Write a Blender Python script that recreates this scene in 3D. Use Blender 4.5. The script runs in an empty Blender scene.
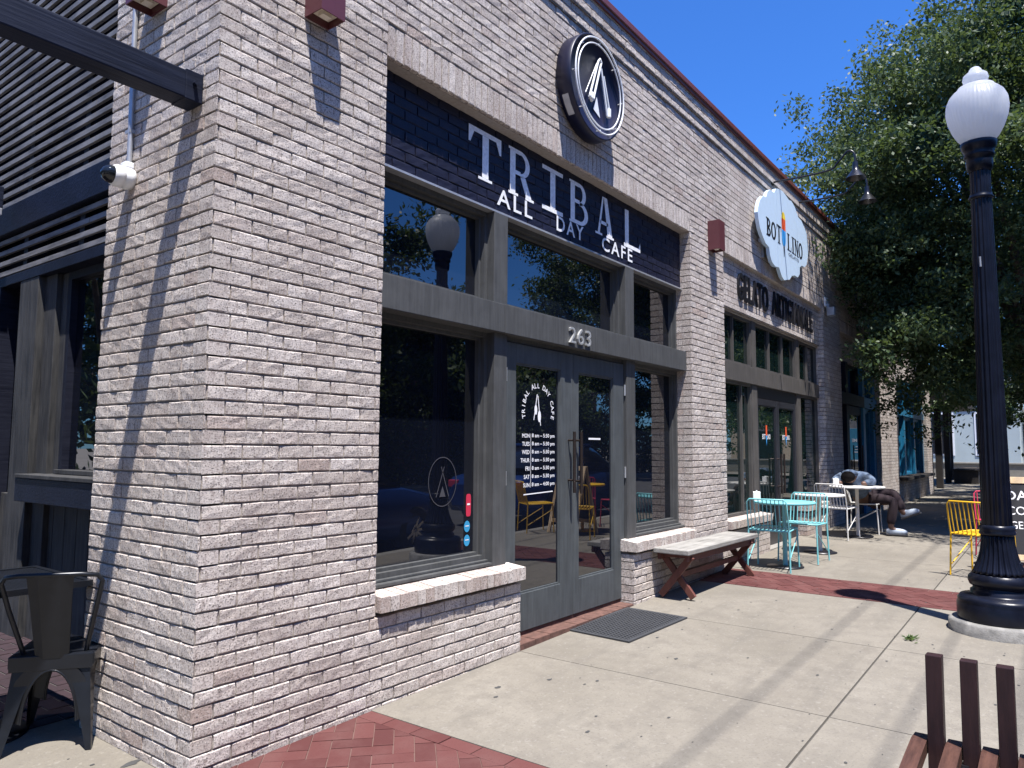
import bpy, bmesh, math, random
import numpy as np
from mathutils import Vector, Matrix
R = math.radians
random.seed(7); rng = np.random.default_rng(11)
sc = bpy.context.scene
COL = sc.collection

# ------------------------------------------------------------------ helpers
def gz(x):                                   # pavement rises gently along the street
    return -0.035 + 0.018 * min(max(x, -8.0), 10.5)

class MB:
    """collects polygons (several materials) and links them as ONE mesh object"""
    def __init__(s): s.v = []; s.f = []; s.m = []; s.c = []; s.sm = []
    def poly(s, pts, m=0, c=.5, smooth=False):
        b = len(s.v); s.v += [tuple(p) for p in pts]
        s.f.append(tuple(range(b, b + len(pts)))); s.m.append(m); s.c.append(c); s.sm.append(smooth)
    def add(s, vs, fs, m=0, c=.5, smooth=False):
        b = len(s.v); s.v += [tuple(p) for p in vs]
        for f in fs:
            s.f.append(tuple(i + b for i in f)); s.m.append(m); s.c.append(c); s.sm.append(smooth)
    def box(s, x0, x1, y0, y1, z0, z1, m=0, c=.5, M=None, bev=0.0):
        if bev > 0:
            bm = bmesh.new(); bmesh.ops.create_cube(bm, size=1)
            for v in bm.verts:
                v.co = Vector(((x0 + x1) / 2 + v.co.x * (x1 - x0), (y0 + y1) / 2 + v.co.y * (y1 - y0), (z0 + z1) / 2 + v.co.z * (z1 - z0)))
            bmesh.ops.bevel(bm, geom=bm.edges[:], offset=bev, segments=2, affect='EDGES', profile=.6)
            s.bm(bm, m, c, M); bm.free(); return
        V = [(x0,y0,z0),(x1,y0,z0),(x1,y1,z0),(x0,y1,z0),(x0,y0,z1),(x1,y0,z1),(x1,y1,z1),(x0,y1,z1)]
        if M is not None: V = [M @ Vector(v) for v in V]
        s.add(V, [(0,3,2,1),(4,5,6,7),(0,1,5,4),(1,2,6,5),(2,3,7,6),(3,0,4,7)], m, c)
    def bm(s, bm, m=0, c=.5, M=None, smooth=False):
        bm.verts.ensure_lookup_table(); bm.verts.index_update()
        V = [(M @ v.co) if M is not None else v.co.copy() for v in bm.verts]
        s.add(V, [[v.index for v in f.verts] for f in bm.faces], m, c, smooth)
    def tube(s, pts, r, n=8, m=0, c=.5, closed=False, caps=True):
        P = [Vector(p) for p in pts]; N = len(P); rs = r if hasattr(r, '__len__') else [r] * N
        rings = []; up = None
        for i in range(N):
            if closed: t = (P[(i + 1) % N] - P[i - 1]).normalized()
            else: t = (P[min(i + 1, N - 1)] - P[max(i - 1, 0)]).normalized()
            if up is None:
                up = Vector((0,0,1)) if abs(t.z) < .9 else Vector((1,0,0))
            u = (up - t * up.dot(t))
            if u.length < 1e-5: u = t.orthogonal()
            u.normalize(); w = t.cross(u); up = u
            rings.append([P[i] + (u * math.cos(2*math.pi*k/n) + w * math.sin(2*math.pi*k/n)) * rs[i] for k in range(n)])
        V = [p for q in rings for p in q]; F = []
        for i in range(N if closed else N - 1):
            a = i * n; b = ((i + 1) % N) * n
            for k in range(n): F.append((a + k, a + (k+1) % n, b + (k+1) % n, b + k))
        s.add(V, F, m, c, True)
        if caps and not closed:
            s.poly(list(reversed(rings[0])), m, c); s.poly(rings[-1], m, c)
    def lathe(s, prof, cx=0, cy=0, n=48, m=0, c=.5, mod=None, smooth=True, M=None):
        V = []; F = []
        for j, (r, z) in enumerate(prof):
            for k in range(n):
                a = 2*math.pi*k/n; rr = r * (mod(a, j) if mod else 1)
                p = Vector((cx + rr*math.cos(a), cy + rr*math.sin(a), z)); V.append(M @ p if M is not None else p)
        for j in range(len(prof) - 1):
            for k in range(n): F.append((j*n+k, j*n+(k+1)%n, (j+1)*n+(k+1)%n, (j+1)*n+k))
        s.add(V, F, m, c, smooth)
    def prism(s, pts2, f0, f1, m=0, c=.5):
        """pts2 outline (ccw seen from the front); f0/f1 map (u,v) to the back and the front"""
        A = [f0(*p) for p in pts2]; B = [f1(*p) for p in pts2]; n = len(A)
        s.poly(B, m, c); s.poly(list(reversed(A)), m, c)
        for i in range(n):
            j = (i + 1) % n; s.poly([A[i], A[j], B[j], B[i]], m, c)
    def build(s, name, mats, parent=None, smooth=None):
        me = bpy.data.meshes.new(name); me.from_pydata(s.v, [], s.f)
        for q in (mats if isinstance(mats, (list, tuple)) else [mats]): me.materials.append(q)
        me.polygons.foreach_set('material_index', s.m)
        me.polygons.foreach_set('use_smooth', s.sm if smooth is None else [smooth] * len(s.f))
        at = me.attributes.new('tint', 'FLOAT', 'FACE'); at.data.foreach_set('value', s.c)
        me.update()
        o = bpy.data.objects.new(name, me); COL.objects.link(o)
        if parent is not None: o.parent = parent; o.matrix_parent_inverse = Matrix.Identity(4) if parent.type == 'EMPTY' and parent.location.length == 0 else wm(parent).inverted()
        return o
def wm(o):
    m = o.matrix_basis
    return m if o.parent is None else wm(o.parent) @ o.matrix_parent_inverse @ m
def thing(name, label, cat, loc=(0,0,0), rz=0, group=None):
    o = bpy.data.objects.new(name, None); COL.objects.link(o)
    o.location = loc; o.rotation_euler = (0, 0, rz); o.empty_display_size = .1
    return tag(o, label, cat, group)
def tag(o, label, cat, group=None):
    o['label'] = label; o['category'] = cat
    if group: o['group'] = group
    return o
def local(mb, name, mats, parent):            # mesh given in the thing's own coordinates
    o = mb.build(name, mats); o.parent = parent; return o
def struct(o, kind='structure'): o['kind'] = kind; return o

# ------------------------------------------------------------------ materials
class NT:
    def __init__(s, name):
        s.mat = bpy.data.materials.new(name); s.mat.use_nodes = True; s.t = s.mat.node_tree; s.n = s.t.nodes; s.l = s.t.links
        s.b = s.n['Principled BSDF']; s.out = s.n['Material Output']
    def node(s, t, **k):
        n = s.n.new(t)
        for a, v in k.items(): setattr(n, a, v)
        return n
    def obj(s, scale=(1,1,1)):
        tc = s.node('ShaderNodeTexCoord'); mp = s.node('ShaderNodeMapping'); mp.inputs['Scale'].default_value = scale
        s.l.new(tc.outputs['Object'], mp.inputs['Vector']); return mp.outputs['Vector']
    def noise(s, vec, scale, detail=4, rough=.55):
        n = s.node('ShaderNodeTexNoise'); n.inputs['Scale'].default_value = scale; n.inputs['Detail'].default_value = detail; n.inputs['Roughness'].default_value = rough
        s.l.new(vec, n.inputs['Vector']); return n.outputs['Fac']
    def ramp(s, fac, stops):
        r = s.node('ShaderNodeValToRGB'); e = r.color_ramp.elements
        while len(e) < len(stops): e.new(.5)
        for i, (p, c) in enumerate(stops):
            e[i].position = p; e[i].color = (*c, 1) if len(c) == 3 else c
        s.l.new(fac, r.inputs['Fac']); return r.outputs['Color']
    def mix(s, fac, a, b, mode='MIX'):
        m = s.node('ShaderNodeMix', data_type='RGBA', blend_type=mode)
        for v, i in ((fac, 0), (a, 6), (b, 7)):
            if hasattr(v, 'is_linked'): s.l.new(v, m.inputs[i])
            elif i == 0: m.inputs[0].default_value = v
            else: m.inputs[i].default_value = (*v, 1)
        return m.outputs[2]
    def bump(s, h, strength, dist=.01):
        b = s.node('ShaderNodeBump'); b.inputs['Strength'].default_value = strength; b.inputs['Distance'].default_value = dist
        s.l.new(h, b.inputs['Height']); s.l.new(b.outputs['Normal'], s.b.inputs['Normal'])
    def attr(s, name='tint'):
        a = s.node('ShaderNodeAttribute', attribute_name=name); return a.outputs['Fac']
    def col(s, c):
        if hasattr(c, 'is_linked'): s.l.new(c, s.b.inputs['Base Color'])
        else: s.b.inputs['Base Color'].default_value = (*c, 1)
    def set(s, **k):
        for a, v in k.items(): s.b.inputs[a.replace('_', ' ')].default_value = v
        return s.mat

def plain(name, c, rough=.5, metal=0, bump=0, var=.12, scale=14, spec=.5):
    t = NT(name); v = t.obj(); n = t.noise(v, scale, 5)
    t.col(t.ramp(n, [(.3, tuple(q*(1-var) for q in c)), (.7, tuple(min(1, q*(1+var)) for q in c))]))
    if bump: t.bump(t.noise(v, scale*6, 4), bump, .004)
    return t.set(Roughness=rough, Metallic=metal, Specular_IOR_Level=spec)

def brick_mat(name, stops, pit=.55, tone=(.30,.24,.215)):
    t = NT(name); v = t.obj(); a = t.attr()
    base = t.ramp(a, stops)
    big = t.noise(v, 2.3, 3); base = t.mix(t.ramp(big, [(.48,(0,0,0)),(.72,(.55,.55,.55))]), base, tone, 'MIX')
    fl = t.noise(t.obj((26,26,11)), 1.6, 6, .72)                     # vertical smears of the wash
    base = t.mix(t.ramp(fl, [(.49,(0,0,0)),(.64,(.7,.7,.7))]), base, tone)
    gy = t.noise(t.obj((4,4,7)), 2.1, 6, .7)                         # grimy grey patches
    base = t.mix(t.ramp(gy, [(.56,(0,0,0)),(.72,(.6,.6,.6))]), base, (.17,.155,.145))
    pn = t.noise(v, 120, 4, .7)                                      # pits
    base = t.mix(t.ramp(pn, [(.53,(0,0,0)),(.61,(.9,.9,.9))]), base, (.10,.085,.078))
    lt = t.noise(v, 75, 4, .65); base = t.mix(t.ramp(lt, [(.55,(0,0,0)),(.66,(.55,.55,.55))]), base, (.68,.64,.60))
    t.col(base)
    h = t.mix(.45, pn, t.noise(v, 38, 6, .75)); t.bump(h, .9, .007)
    return t.set(Roughness=.92, Specular_IOR_Level=.2)

def wood(name, c0, c1, rough=.6, stretch=(3,3,40), bump=.35, metal=0):
    t = NT(name); v = t.obj(stretch); n = t.noise(v, 1.3, 7, .65)
    n2 = t.noise(t.obj(), 3, 4)
    t.col(t.mix(t.ramp(n2, [(.4,(0,0,0)),(.75,(.6,.6,.6))]), t.ramp(n, [(.32, c0), (.68, c1)]), tuple(min(1,q*1.35) for q in c1)))
    t.bump(n, bump, .006)
    return t.set(Roughness=rough, Specular_IOR_Level=.35)

M = {}
M['brick'] = brick_mat('whitewashed_brick', [(0,(.47,.412,.37)),(.45,(.57,.51,.465)),(.84,(.64,.58,.535)),(.95,(.50,.42,.375)),(1,(.42,.335,.29))])
M['brick_far'] = M['brick']
M['navy_brick'] = plain('navy_painted_brick', (.005,.006,.022), .55, bump=.5, var=.25, scale=30, spec=.4)
M['mortar'] = plain('mortar', (.33,.295,.27), .95, bump=.4, scale=40)
M['bed'] = plain('recessed_bed_mortar', (.17,.15,.135), .95, bump=.4, scale=40)
M['coping'] = plain('oxide_red_metal', (.13,.036,.030), .45, var=.1)
M['maroon'] = plain('maroon_metal', (.10,.028,.034), .42, var=.08)
M['lens'] = plain('frosted_lens', (.7,.62,.5), .4, var=.05)
def grey_timber(name, c):
    t = NT(name); v = t.obj((2.5,30,2.5)); vv = t.obj((30,30,2.2)); n = t.noise(vv, 1.2, 7, .65); n3 = t.noise(t.obj(), 5, 5, .6)
    sp = t.noise(t.obj((9,9,9)), 4, 6, .75)
    cc = t.ramp(n, [(.3, tuple(q*.72 for q in c)), (.7, tuple(q*1.2 for q in c))])
    cc = t.mix(t.ramp(n3, [(.45,(0,0,0)),(.75,(.45,.45,.45))]), cc, tuple(q*1.6 for q in c))
    cc = t.mix(t.ramp(sp, [(.68,(0,0,0)),(.76,(.5,.5,.5))]), cc, tuple(q*2.6 for q in c))
    t.col(cc); t.bump(n, .3, .004); return t.set(Roughness=.62, Specular_IOR_Level=.3)
M['grey_wood'] = grey_timber('grey_storefront_timber', (.068,.070,.071))
M['grey_door'] = grey_timber('grey_door_paint', (.066,.074,.079))
M['brown_wood'] = grey_timber('taupe_storefront_paint', (.080,.074,.069))
M['teal_wood'] = plain('teal_storefront_paint', (.012,.16,.30), .45, var=.15)
M['navy_wood'] = wood('navy_stained_timber', (.005,.006,.014), (.016,.018,.03), .5, (3,40,40))
M['navy_beam'] = wood('weathered_navy_beam', (.003,.0045,.012), (.010,.014,.030), .55, (2,30,40), .5)
for q_ in ('navy_beam', 'navy_wood'): M[q_].node_tree.nodes['Principled BSDF'].inputs['Specular IOR Level'].default_value = .18
M['old_timber'] = wood('weathered_grey_timber', (.010,.011,.014), (.055,.054,.054), .75, (25,25,2.2), .6)
M['slat'] = wood('grey_slat', (.05,.05,.058), (.20,.196,.20), .7, (20,2.5,20), .4)
M['dark_void'] = plain('dark_interior', (.006,.006,.012), .8, var=.1, spec=.1)
def glass(name, tint, rough=.01, ior=2.05):
    t = NT(name); v = t.obj(); n = t.noise(v, 1.1, 2); t.col(t.ramp(n, [(.3, tint), (.7, tuple(q*1.6 for q in tint))]))
    t.bump(t.noise(v, .9, 1), .02, .03)
    return t.set(Roughness=rough, IOR=ior, Specular_IOR_Level=.5)
M['glass'] = glass('dark_window_glass', (.003,.004,.008))
M['glass_green'] = glass('green_window_glass', (.004,.010,.010), .01, 1.9)
M['white_paint'] = plain('white_paint', (.74,.75,.77), .5, var=.05, scale=30)
M['letter_paint'] = plain('brushed_white_letter_paint', (.80,.81,.83), .7, var=.14, scale=50, bump=.3)
M['decal'] = plain('white_window_decal', (.85,.85,.87), .5, var=.03)
M['decal_grey'] = plain('faint_grey_decal', (.055,.055,.065), .5, var=.05)
M['decal_red'] = plain('red_sticker', (.55,.03,.07), .5, var=.05)
M['decal_blue'] = plain('blue_sticker', (.04,.30,.55), .5, var=.05)
M['metal'] = plain('brushed_number_metal', (.62,.62,.60), .35, .6)
M['bronze'] = plain('bronze_handle', (.06,.045,.04), .35, .7)
M['steel'] = plain('galvanised_steel', (.42,.43,.45), .4, .5)
M['shade'] = plain('dark_lamp_shade_metal', (.05,.05,.055), .28, .8)
M['black'] = plain('black_enamel', (.012,.012,.016), .35)
M['lamp_paint'] = plain('navy_black_lamp_paint', (.006,.0075,.015), .3, var=.35, scale=9, bump=.08)
M['lamp_paint'].node_tree.nodes['Principled BSDF'].inputs['Specular IOR Level'].default_value = .28
M['gun'] = plain('gunmetal_chair', (.012,.014,.019), .32, .3, var=.2)
M['rubber'] = plain('rubber_mat', (.034,.036,.041), .8, bump=.3)
M['sign_navy'] = plain('navy_sign_metal', (.004,.005,.026), .4)
M['neon_tube'] = plain('unlit_neon_tube', (.80,.82,.84), .25, var=.03)
M['cloud'] = plain('pale_blue_sign_board', (.52,.66,.80), .5, var=.03)
M['seam'] = plain('sign_seam', (.05,.06,.09), .6)
M['cone_red'] = plain('sign_red', (.75,.10,.03), .5); M['cone_yel'] = plain('sign_yellow', (.85,.62,.05), .5); M['cone_blue'] = plain('sign_blue', (.05,.33,.75), .5)
M['teal'] = plain('teal_enamel', (.17,.47,.50), .42, var=.06)
M['chair_white'] = plain('white_enamel', (.60,.59,.57), .45, var=.06)
M['yellow'] = plain('yellow_enamel', (.80,.47,.02), .42, var=.06)
M['red'] = plain('red_enamel', (.50,.04,.09), .42, var=.06)
M['paper'] = plain('paper_white', (.8,.8,.78), .7, var=.03)
M['bench_top'] = wood('weathered_bench_plank', (.13,.125,.115), (.30,.29,.27), .85, (2.2,25,25), .5)
M['bench_leg'] = wood('red_brown_bench_timber', (.055,.019,.015), (.125,.045,.035), .6, (20,20,6), .3)
M['bench_dark'] = wood('dark_stained_slat', (.012,.005,.006), (.030,.013,.013), .5, (25,25,4), .3)
M['bench_seat'] = wood('worn_brown_slat', (.035,.016,.012), (.095,.045,.032), .5, (4,30,30), .35)
M['sandwich'] = wood('pale_pine_frame', (.48,.34,.19), (.66,.50,.32), .6, (20,20,3), .2)
M['board'] = plain('black_chalkboard', (.012,.012,.016), .7)
M['maroon_brick'] = plain('dull_red_brick', (.14,.07,.055), .9, bump=.4)
M['asphalt'] = plain('asphalt', (.05,.05,.052), .9, bump=.6, var=.25, scale=3)
M['earth'] = plain('pale_ground', (.22,.20,.17), .95, var=.2, scale=.4)
M['bark'] = wood('oak_bark', (.035,.028,.022), (.10,.085,.07), .9, (14,14,3), .9)
M['kerb'] = plain('kerb_concrete', (.22,.21,.19), .9, bump=.4, scale=8)
M['footing'] = plain('rough_footing_concrete', (.20,.195,.185), .95, bump=.9, var=.3, scale=18)
M['skin'] = plain('skin', (.11,.055,.036), .55, var=.06)
M['hair'] = plain('dark_hair', (.006,.005,.005), .95, spec=.1)
M['hoodie'] = plain('pale_blue_hoodie', (.085,.12,.18), .9, var=.6, scale=11, bump=.9)
M['trouser'] = plain('maroon_trousers', (.013,.005,.009), .9, var=.25, bump=.3)
M['shoe'] = plain('white_blue_shoe', (.32,.37,.44), .6, var=.12, scale=40)
M['sole'] = plain('dark_sole', (.04,.04,.045), .8)
M['tyre'] = plain('tyre_rubber', (.015,.015,.016), .8); M['rim'] = plain('alloy_rim', (.5,.5,.52), .25, .9)
M['car_blue'] = plain('blue_car_paint', (.012,.045,.20), .2, .3, var=.04); M['car_white'] = plain('white_car_paint', (.72,.73,.75), .25, var=.03)
M['car_dark'] = plain('dark_car_glass', (.01,.012,.016), .05)
M['pale_wall'] = plain('pale_far_wall', (.36,.42,.43), .85, var=.08, scale=.7)
M['tan_wall'] = plain('tan_far_wall', (.50,.40,.28), .85, var=.08, scale=.7)
M['sign_blue'] = plain('blue_sign_panel', (.05,.24,.38), .5)
M['tower'] = plain('dark_pergola_timber', (.02,.016,.015), .8, var=.3)

def concrete():
    t = NT('pavement_concrete'); v = t.obj(); a = t.attr()
    n1 = t.noise(v, .9, 6, .6); n2 = t.noise(v, 7, 6, .7); n3 = t.noise(v, 75, 4, .7); n4 = t.noise(t.obj((.6,4,1)), 1.4, 4, .6)
    c = t.ramp(n1, [(.28,(.132,.119,.098)),(.52,(.190,.172,.143)),(.75,(.230,.211,.178))])
    c = t.mix(t.ramp(n2, [(.45,(0,0,0)),(.68,(.75,.75,.75))]), c, (.128,.114,.098))
    c = t.mix(t.ramp(n4, [(.52,(0,0,0)),(.70,(.6,.6,.6))]), c, (.115,.105,.092))
    c = t.mix(t.ramp(n3, [(.53,(0,0,0)),(.66,(.6,.6,.6))]), c, (.085,.077,.068)); n5 = t.noise(v, 2.6, 7, .75); c = t.mix(t.ramp(n5, [(.60,(0,0,0)),(.66,(.45,.45,.45))]), c, (.10,.092,.082)); n6 = t.noise(v, 34, 3, .6); c = t.mix(t.ramp(n6, [(.60,(0,0,0)),(.68,(.4,.4,.4))]), c, (.30,.28,.25))
    c = t.mix(.35, c, t.ramp(a, [(0,(.162,.147,.122)),(1,(.235,.217,.184))]))
    t.col(c); t.bump(n3, .35, .003); return t.set(Roughness=.93, Specular_IOR_Level=.25)
M['concrete'] = concrete()
M['joint'] = plain('slab_joint', (.07,.065,.06), .95)
M['gum'] = plain('trodden_gum', (.05,.05,.05), .8)
def paver():
    t = NT('red_brick_paver'); v = t.obj(); a = t.attr()
    c = t.ramp(a, [(0,(.074,.024,.023)),(.5,(.092,.031,.029)),(1,(.112,.041,.038))])
    c = t.mix(t.ramp(t.noise(v, 4, 5, .65), [(.45,(0,0,0)),(.75,(.5,.5,.5))]), c, (.13,.066,.060))
    n = t.noise(v, 120, 3); c = t.mix(t.ramp(n, [(.58,(0,0,0)),(.7,(.5,.5,.5))]), c, (.055,.022,.02))
    t.col(c); t.bump(n, .4, .003); return t.set(Roughness=.9, Specular_IOR_Level=.25)
M['paver'] = paver()
M['shade_paver'] = plain('plum_paver_with_shade', (.022,.010,.014), .9, bump=.4, var=.3)  # plum paving with the shade under the table mixed into its colour
M['paver_joint'] = plain('paver_sand', (.13,.078,.066), .95)
def leaf(name, stops):
    t = NT(name); a = t.attr(); c = t.ramp(a, stops); t.col(c)
    tr = t.node('ShaderNodeBsdfTranslucent'); t.l.new(t.mix(.5, c, (.16,.22,.03)), tr.inputs['Color'])
    mx = t.node('ShaderNodeMixShader'); mx.inputs[0].default_value = .28
    t.l.new(t.b.outputs[0], mx.inputs[1]); t.l.new(tr.outputs[0], mx.inputs[2]); t.l.new(mx.outputs[0], t.out.inputs['Surface'])
    return t.set(Roughness=.5, Specular_IOR_Level=.3)
M['leaf'] = leaf('live_oak_leaf', [(0,(.018,.036,.016)),(.55,(.052,.088,.040)),(1,(.14,.185,.085))])
M['leaf2'] = leaf('street_tree_leaf', [(0,(.03,.06,.02)),(.6,(.055,.10,.03)),(1,(.10,.15,.05))])
def globe_mat():
    t = NT('frosted_acrylic_globe'); v = t.obj((1,1,60)); w = t.node('ShaderNodeTexWave', bands_direction='Z'); w.inputs['Scale'].default_value = .9
    t.l.new(v, w.inputs['Vector']); t.bump(w.outputs['Fac'], .15, .003); t.col((.60,.62,.65))
    tr = t.node('ShaderNodeBsdfTranslucent'); tr.inputs['Color'].default_value = (.80,.83,.88,1)
    mx = t.node('ShaderNodeMixShader'); mx.inputs[0].default_value = .62
    t.l.new(t.b.outputs[0], mx.inputs[1]); t.l.new(tr.outputs[0], mx.inputs[2]); t.l.new(mx.outputs[0], t.out.inputs['Surface'])
    return t.set(Roughness=.3)
M['globe'] = globe_mat()

# ------------------------------------------------------------------ lettering
_tc = {}
def text_geo(body, size=1.0, shear=0, bold=0.0, space=1.0):
    k = (body, shear, bold, space)
    if k not in _tc:
        cu = bpy.data.curves.new('t', 'FONT'); cu.body = body; cu.size = 1; cu.shear = shear; cu.offset = bold; cu.space_character = space; cu.resolution_u = 3
        o = bpy.data.objects.new('t', cu); COL.objects.link(o)
        dg = bpy.context.evaluated_depsgraph_get(); dg.update()
        me = bpy.data.meshes.new_from_object(o.evaluated_get(dg))
        V = [tuple(v.co) for v in me.vertices]; F = [tuple(p.vertices) for p in me.polygons]
        bpy.data.objects.remove(o); bpy.data.curves.remove(cu); bpy.data.meshes.remove(me)
        _tc[k] = (V, F)
    V, F = _tc[k]; return [(x*size, y*size) for x, y, z in V], F
def put_text(mb, body, fn, width=None, height=None, size=1, m=0, bold=0.0, space=1.0, align='L', thick=None):
    """fn(u,v,d) places text; scaled to width x height when given"""
    V, F = text_geo(body, 1, 0, bold, space)
    xs = [v[0] for v in V]; ys = [v[1] for v in V]; x0, x1, y0, y1 = min(xs), max(xs), min(ys), max(ys)
    sx = width / (x1 - x0) if width else size; sy = height / (y1 - y0) if height else (sx if width and not height else size)
    if height and not width: sx = sy
    off = {'L': 0, 'C': (x1 - x0) / 2, 'R': (x1 - x0)}[align]
    P = [((x - x0 - off) * sx, (y - y0) * sy) for x, y in V]
    mb.add([fn(u, v, 0) for u, v in P], F, m)
    if thick:                                   # raised letters: side walls from the boundary edges
        E = {}
        for f in F:
            for i in range(len(f)):
                e = (f[i], f[(i+1) % len(f)]); E[e] = 1
        for (a, b) in list(E):
            if (b, a) not in E:
                mb.poly([fn(*P[a], 0), fn(*P[a], thick), fn(*P[b], thick), fn(*P[b], 0)], m)
def stroke(mb, pts, fn, m=0): mb.poly([fn(u, v, 0) for u, v in pts], m)

# ------------------------------------------------------------------ brick walls
CS = .0677; JT = .0086; BL = .2035
def courses(z0, z1):
    n0 = int(round(z0 / CS)); n1 = int(round(z1 / CS)); return range(n0, n1)
def one_brick(mb, P, u0, u1, z0, z1, d0, d1, fine, tint, m=0):
    """P(u, d, z): u along the wall, d into the wall"""
    if not fine:
        c = [(u0,d0,z0),(u1,d0,z0),(u1,d1,z0),(u0,d1,z0),(u0,d0,z1),(u1,d0,z1),(u1,d1,z1),(u0,d1,z1)]
        mb.add([P(*q) for q in c], [(0,1,5,4),(0,3,2,1),(4,5,6,7),(3,0,4,7),(1,2,6,5)], m, tint); return
    nx = max(2, int(round((u1 - u0) / .045))); V = []; F = []
    dz = random.uniform(-.0011, .0011); dd = random.uniform(-.0025, .002)
    rows = [(z0, d1), (z0, d0 + .003), (z0 + .004, d0), ((z0 + z1) / 2, d0), (z1 - .004, d0), (z1, d0 + .003), (z1, d1)]
    for ri, (z, d) in enumerate(rows):
        for i in range(nx + 1):
            u = u0 + (u1 - u0) * i / nx; jz = jd = 0
            if 0 < ri < 6:
                jz = random.uniform(-.0015, .0015) + dz; jd = random.uniform(-.0016, .0014) + dd
                if i in (0, nx): jd += .0012
            V.append(P(u, d + jd, z + jz))
    w = nx + 1
    for r in range(6):
        for i in range(nx): F.append((r*w+i, r*w+i+1, (r+1)*w+i+1, (r+1)*w+i))
    F.append(tuple(r*w for r in reversed(range(7)))); F.append(tuple(r*w+nx for r in range(7)))
    mb.add(V, F, m, tint)
def tint(): 
    r = random.random()
    return random.uniform(0, .86) if r < .93 else random.uniform(.86, 1)
def intervals(a, b, cuts):
    out = [(a, b)]
    for c0, c1 in cuts:
        nxt = []
        for p, q in out:
            if c1 <= p or c0 >= q: nxt.append((p, q)); continue
            if c0 > p: nxt.append((p, c0))
            if c1 < q: nxt.append((c1, q))
        out = nxt
    return [(p, q) for p, q in out if q - p > .012]
def brick_field(mb, P, u0, u1, z0, z1, holes=(), fine=lambda u: True, d0=0.0, depth=.1, corner=None, back=.0062, m=0, mm=1, mb_bed=2, tints=tint):
    """corner: at u0 the brick turns the corner on odd / even courses"""
    for k in courses(z0, z1):
        zb = k * CS + JT; zt = (k + 1) * CS
        cuts = [(h[0], h[1]) for h in holes if h[2] < zt - .02 and h[3] > zb + .02]
        for a, b in intervals(u0, u1, cuts):
            st = a
            if corner is not None and a == u0 and (k % 2) == corner: st = a + .0965
            off = (k % 2) * BL / 2 + ((k * 37) % 5) * .004
            n = math.floor((st - off) / BL) ; u = st
            e = off + (n + 1) * BL
            while u < b - .004:
                e2 = min(e, b)
                if b - e2 < .03: e2 = b
                if e2 - u > .03 or u == st:
                    one_brick(mb, P, u + (.0047 if u > st else 0), e2 - (.0047 if e2 < b else 0), zb, zt, d0, d0 + depth, fine((u + e2) / 2), tints(), m)
                    u = e2
                e += BL
            # flush head joints: strip just behind the brick faces
            mb.add([P(q, d, z) for q, d, z in ((st, d0 + .0085, zb + .002), (b, d0 + .0085, zb + .002), (b, d0 + .0085, zt - .002), (st, d0 + .0085, zt - .002))], [(0,1,2,3)], mm)
            # recessed bed joint below
            mb.add([P(q, d, z) for q, d, z in ((a if st == a else st, d0 + back, zb - JT - .004), (b, d0 + back, zb - JT - .004), (b, d0 + back, zb + .004), (a if st == a else st, d0 + back, zb + .004))], [(0,1,2,3)], mb_bed)
FRONT = lambda u, d, z: (u, d, z)
SIDE = lambda u, d, z: (d, u, z)

bld = thing('brick_building', 'long one-storey whitewashed brick shop building with red metal roof edge', 'building')
XE = 22.8; ZT = 5.25; XC = 1.065; XD = 5.46
wall = MB()
O = [(XC, XD, .50, 3.70), (2.43, 4.13, -.3, .50), (6.42, 10.85, .50, 3.72), (7.9, 9.62, -.3, .5), (12.0, 15.35, -.3, 3.52), (17.45, 21.9, .72, 3.1)]
O = [(a, b, round(c / CS) * CS, round(d / CS) * CS) for a, b, c, d in O]
OS = [(XC, XD, O[0][3], O[0][3] + 3 * CS), (6.42, 10.85, O[2][3], O[2][3] + 3 * CS), (12.0, 15.35, O[4][3], O[4][3] + 3*CS)]     # soldier courses
brick_field(wall, FRONT, 0, XE, -4 * CS, 73 * CS, O + OS, lambda u: u < 6.6, corner=1)
brick_field(wall, SIDE, 0, 1.05, -4 * CS, 78 * CS, (), corner=0)
# corbelled cornice courses
brick_field(wall, FRONT, 0, XE, 73 * CS, 75 * CS, (), lambda u: u < 6.6, d0=-.018, depth=.12)
brick_field(wall, FRONT, 0, XE, 75 * CS, 78 * CS, (), lambda u: u < 6.6, d0=-.042, depth=.145)
for (a, b, z0, z1) in OS:                                           # soldiers: bricks on end
    u = a; n = int(round((b - a) / CS)); w = (b - a) / n
    for i in range(n):
        one_brick(wall, FRONT, u + .0048, u + w - .0048, z0 + .002, z1 - .006, 0, .12, True, tint()); u += w
    wall.poly([FRONT(q, .010, z) for q, z in ((a, z0 + .004), (b, z0 + .004), (b, z1 - .002), (a, z1 - .002))], 1)
    wall.box(a - .01, b + .01, .012, .05, z1 - .02, z1 + .012, 2)
def reveal(x, z0, z1, dd=.36):                                       # brick return on the right side of an opening
    for k in courses(z0, z1):
        zb = k * CS + JT; zt = (k + 1) * CS
        y = .1 if k % 2 else .1
        for (q0, q1) in ((.1, .2), (.2, .3), (.3, dd)):
            wall.box(x, x + .1, q0 + .003, q1 - .003, zb, zt, 0, .97 if (k + int(q0 * 10)) % 3 == 0 else tint())
        wall.box(x + .004, x + .1, .09, dd, zb - JT, zt, 1)
reveal(XD, .6, 3.7); reveal(10.85, .5, 3.72); reveal(15.35, 0, 3.52); reveal(21.9, .72, 3.1)
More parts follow.
